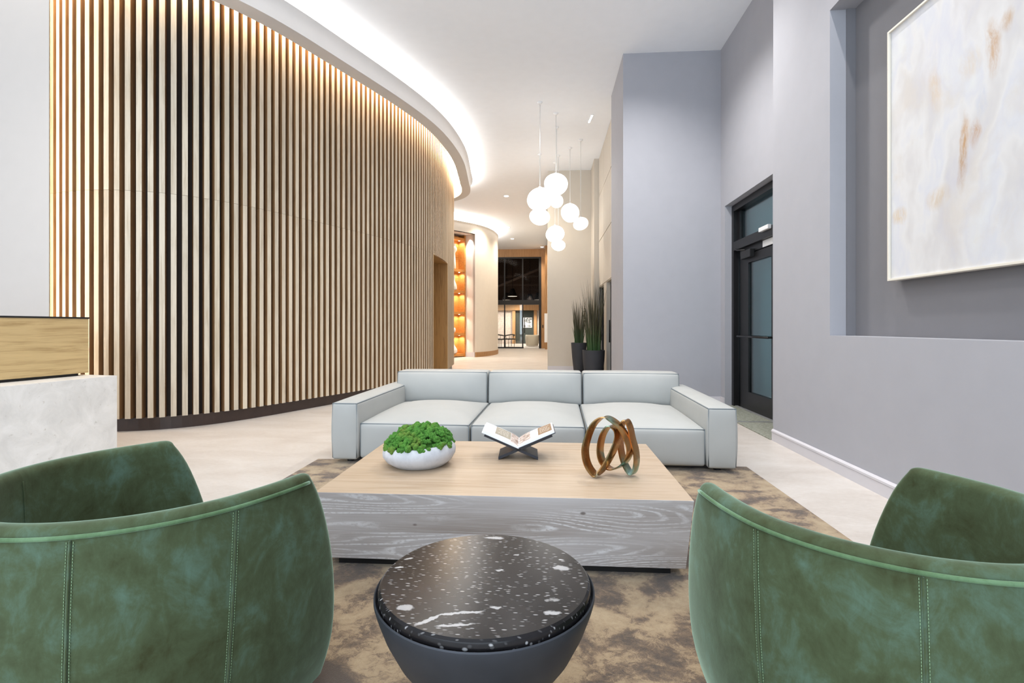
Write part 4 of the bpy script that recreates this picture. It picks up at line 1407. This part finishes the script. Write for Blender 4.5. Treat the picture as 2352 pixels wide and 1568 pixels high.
def tub_chair(loc, face, R, HT, label, seam_s, flip):
    e = empty('velvet_armchair', (loc[0], loc[1], RZ), face - PI / 2, label, 'armchair', 'green velvet tub chairs')
    q = PI * R / 2
    TH = 0.058

    def plan(s, off):
        sg = 1 if s >= 0 else -1
        a = abs(s)
        if a <= q:
            th = a / R
            return Vector((sg * (R + off) * math.sin(th), -(R + off) * math.cos(th)))
        l = a - q
        toe = 0.55 * l * l
        return Vector((sg * (R + off - toe), l))
    ZS = [0.07, 0.12, 0.2, 0.3, 0.4, 0.5, 0.58, 0.65, 0.70, 0.725]
    sc = (HT - RZ) / 0.745
    ZS = [z * sc for z in ZS]
    ht = HT - RZ

    def off(z):
        t = z / ht
        return float(np.interp(t, [0.09, 0.16, 0.27, 0.42, 0.6, 0.8, 0.95, 1.0], [-.055, -.035, -.012, .000, .005, .005, .002, 0]))

    def thick(z):
        return float(np.interp(z / ht, [0, .5, .9, 1], [.10, .085, .066, TH]))

    def half(z):
        return q + float(np.interp(z / ht, [.1, .3, .6, .85, .96, 1.0], [.30, .32, .30, .245, .203, .175]))
    rowsec = [('o', z) for z in ZS] + [('t', a) for a in (0.25, 0.5, 0.75)] + [('i', z) for z in ZS[::-1]]
    sig = [-1 + 2 * i / 64 for i in range(65)]
    caps = [.35, .65, .87, .97, 1.0]
    cols = [(-1, c) for c in caps[::-1]] + [(s, 0) for s in sig] + [(1, c) for c in caps]

    def pnt(kind, z, sg, cp):
        if kind == 't':
            zz = ZS[-1]
            o = off(zz)
            tk = thick(zz)
            a = PI * z
            d = o - tk / 2 + tk / 2 * math.cos(a)
            h = zz + (ht - zz) * math.sin(a)
        else:
            zz = h = z
            o = off(zz)
            tk = thick(zz)
            d = o if kind == 'o' else o - tk
        mid = off(zz) - thick(zz) / 2
        k = math.sqrt(max(0, 1 - cp * cp))
        d = mid + (d - mid) * k
        if kind == 't':
            h = zz + (h - zz) * k
        s = sg * (half(zz) + TH / 2 * cp)
        p = plan(s, d)
        return (p.x, p.y, h)
    grid = [[pnt(kd, z, sg, cp) for sg, cp in cols] for kd, z in rowsec]
    sh_ = weld(MB().grid(grid).build('shell', M['velvet'], e), 1e-5)
    md = sh_.modifiers.new('sub', 'SUBSURF')
    md.levels = md.render_levels = 1
    # piping under the rolled rim
    P = []
    for sg, cp in cols[3:-3]:
        z = ZS[-1] - .004
        p = plan(sg * half(z), off(z) + .0015)
        P.append((p.x, p.y, z))
    MB().tube(P, .0052, 8).build('piping', M['velvet_edge'], sh_, smooth=True)
    for s0 in seam_s:
        P, Q = [], []
        zs = [ZS[-1] - .012 - (ZS[-1] - .1) * k / 40 for k in range(41)]
        for z in zs:
            p = plan(s0 * (1 - .05 * (1 - z / ht)), off(z) + .0005)
            P.append((p.x, p.y, z))
        MB().tube(P, .0028, 6).build('seam', M['velvet'], sh_, smooth=True)
        st_ = MB()
        n = 90
        for side in (-1, 1):
            for k in range(n):
                z = ZS[-1] - .014 - (ZS[-1] - .1) * k / n
                z2 = z - .0042
                s1 = s0 * (1 - .05 * (1 - z / ht)) + side * .0065
                s2 = s0 * (1 - .05 * (1 - z2 / ht)) + side * .0065
                a, b = plan(s1, off(z) + .0008), plan(s2, off(z2) + .0008)
                st_.tube([(a.x, a.y, z), (b.x, b.y, z2)], .0008, 4)
        so = st_.build('stitching', M['stitch'], sh_, fix=False)
        so['kind'] = 'stuff'
    # inner back seam, seat cushion, swivel foot
    for s0 in (-q * .62, q * .62):
        P = []
        for k in range(20):
            z = ZS[-1] - .015 - .30 * k / 19
            p = plan(s0, off(z) - thick(z) - .001)
            P.append((p.x, p.y, z))
        MB().tube(P, .002, 6).build('inner_seam', M['velvet'], sh_, smooth=True)
    rows = []
    for z, k in ((.26, .9), (.27, .97), (.30, 1), (.40, 1), (.435, .965), (.45, .85), (.455, .5), (.456, .0)):
        row = []
        for j in range(48):
            a = 2 * PI * j / 48
            cx_, cy_ = math.cos(a), math.sin(a)
            rx = R - .085
            ry = (R - .085) if cy_ < 0 else .36
            x = rx * abs(cx_) ** (2 / 2.6) * (1 if cx_ > 0 else -1)
            y = ry * abs(cy_) ** (2 / 2.6) * (1 if cy_ > 0 else -1)
            row.append((x * k, y * k, z * sc))
        rows.append(row)
    MB().grid(rows, close_u=True).build('seat_cushion', M['velvet'], e, smooth=True)
    MB().lathe([(R - .06, .075 * sc), (R - .07, .26 * sc), (0, .26 * sc)], 40, cap=False).build('seat_base', M['velvet'], e, smooth=True, angle=.6)
    MB().lathe([(0, .03), (.05, .03), (.05, .12), (0, .12)], 20, cap=False).build('swivel_post', M['black'], e)
    MB().lathe([(0, 0), (.28, 0), (.28, .01), (.06, .03), (0, .03)], 40, cap=False).build('swivel_foot', M['black'], e, smooth=True, angle=.5)
    return e


tub_chair((-1.186, 1.475), math.radians(62.5), .465, .765, 'green velvet tub armchair beside the reception counter side of the rug', (.70, .375), 1)
tub_chair((0.905, 1.45), math.radians(106), .437, .74, 'green velvet tub armchair near the grey wall with the painting', (-.62, -.295), 1)

# ------------------------------------------------------------------ tall planters


def planter(loc, prof, hb, nb, spread, label, seed, lab_pot):
    e = empty('potted_grass', (loc[0], loc[1], 0), 0, label, 'plant', 'tall grass planters by the glazed doorways')
    MB().lathe(prof, 40, cap=False).build('pot', M['pot'], e, smooth=True, angle=.7)
    zt = max(z for r, z in prof)
    rt_ = max(r for r, z in prof) - .03
    MB().lathe([(0, zt - .05), (rt_, zt - .05)], 30, cap=False).build('soil', M['soil'], e)
    r = random.Random(seed)
    m = MB()
    for k in range(nb):
        a = r.uniform(0, 2 * PI)
        r0 = rt_ * .65 * math.sqrt(r.random())
        L = hb * (r.uniform(.55, 1.0) if r.random() > .2 else r.uniform(.3, .6))
        ln = spread * (r0 / rt_ + r.uniform(0, .5)) * r.uniform(.5, 1.2)
        w = r.uniform(.009, .016)
        rows = []
        for i in range(7):
            t = i / 6
            rad = r0 + ln * t ** 1.6
            z = zt - .05 + L * (t - .06 * ln * t * t)
            ww = w * (1 - t) ** .7
            c = Vector((rad * math.cos(a), rad * math.sin(a), z))
            sd = Vector((-math.sin(a + k), math.cos(a + k), 0)) * ww
            fw = Vector((math.cos(a + k), math.sin(a + k), 0)) * ww * .5
            rows.append([c - sd, c + fw, c + sd])
        m.grid(rows)
    o = m.build('grass_blades', M['blade'], e, fix=False)
    o['kind'] = 'stuff'
    return e


planter((1.03, 11.25), [(.0, 0), (.17, 0), (.19, .02), (.235, .45), (.245, .66), (.243, .685), (.225, .685), (.22, .60)], 1.68, 130, .17, 'grass plant in the wide dark pot closest to the column', 11, 0)
planter((0.78, 12.4), [(.0, 0), (.10, 0), (.115, .02), (.165, .45), (.19, .79), (.188, .81), (.172, .81), (.165, .72)], 1.15, 95, .12, 'grass plant in the slim taller dark pot behind the wide one', 23, 0)
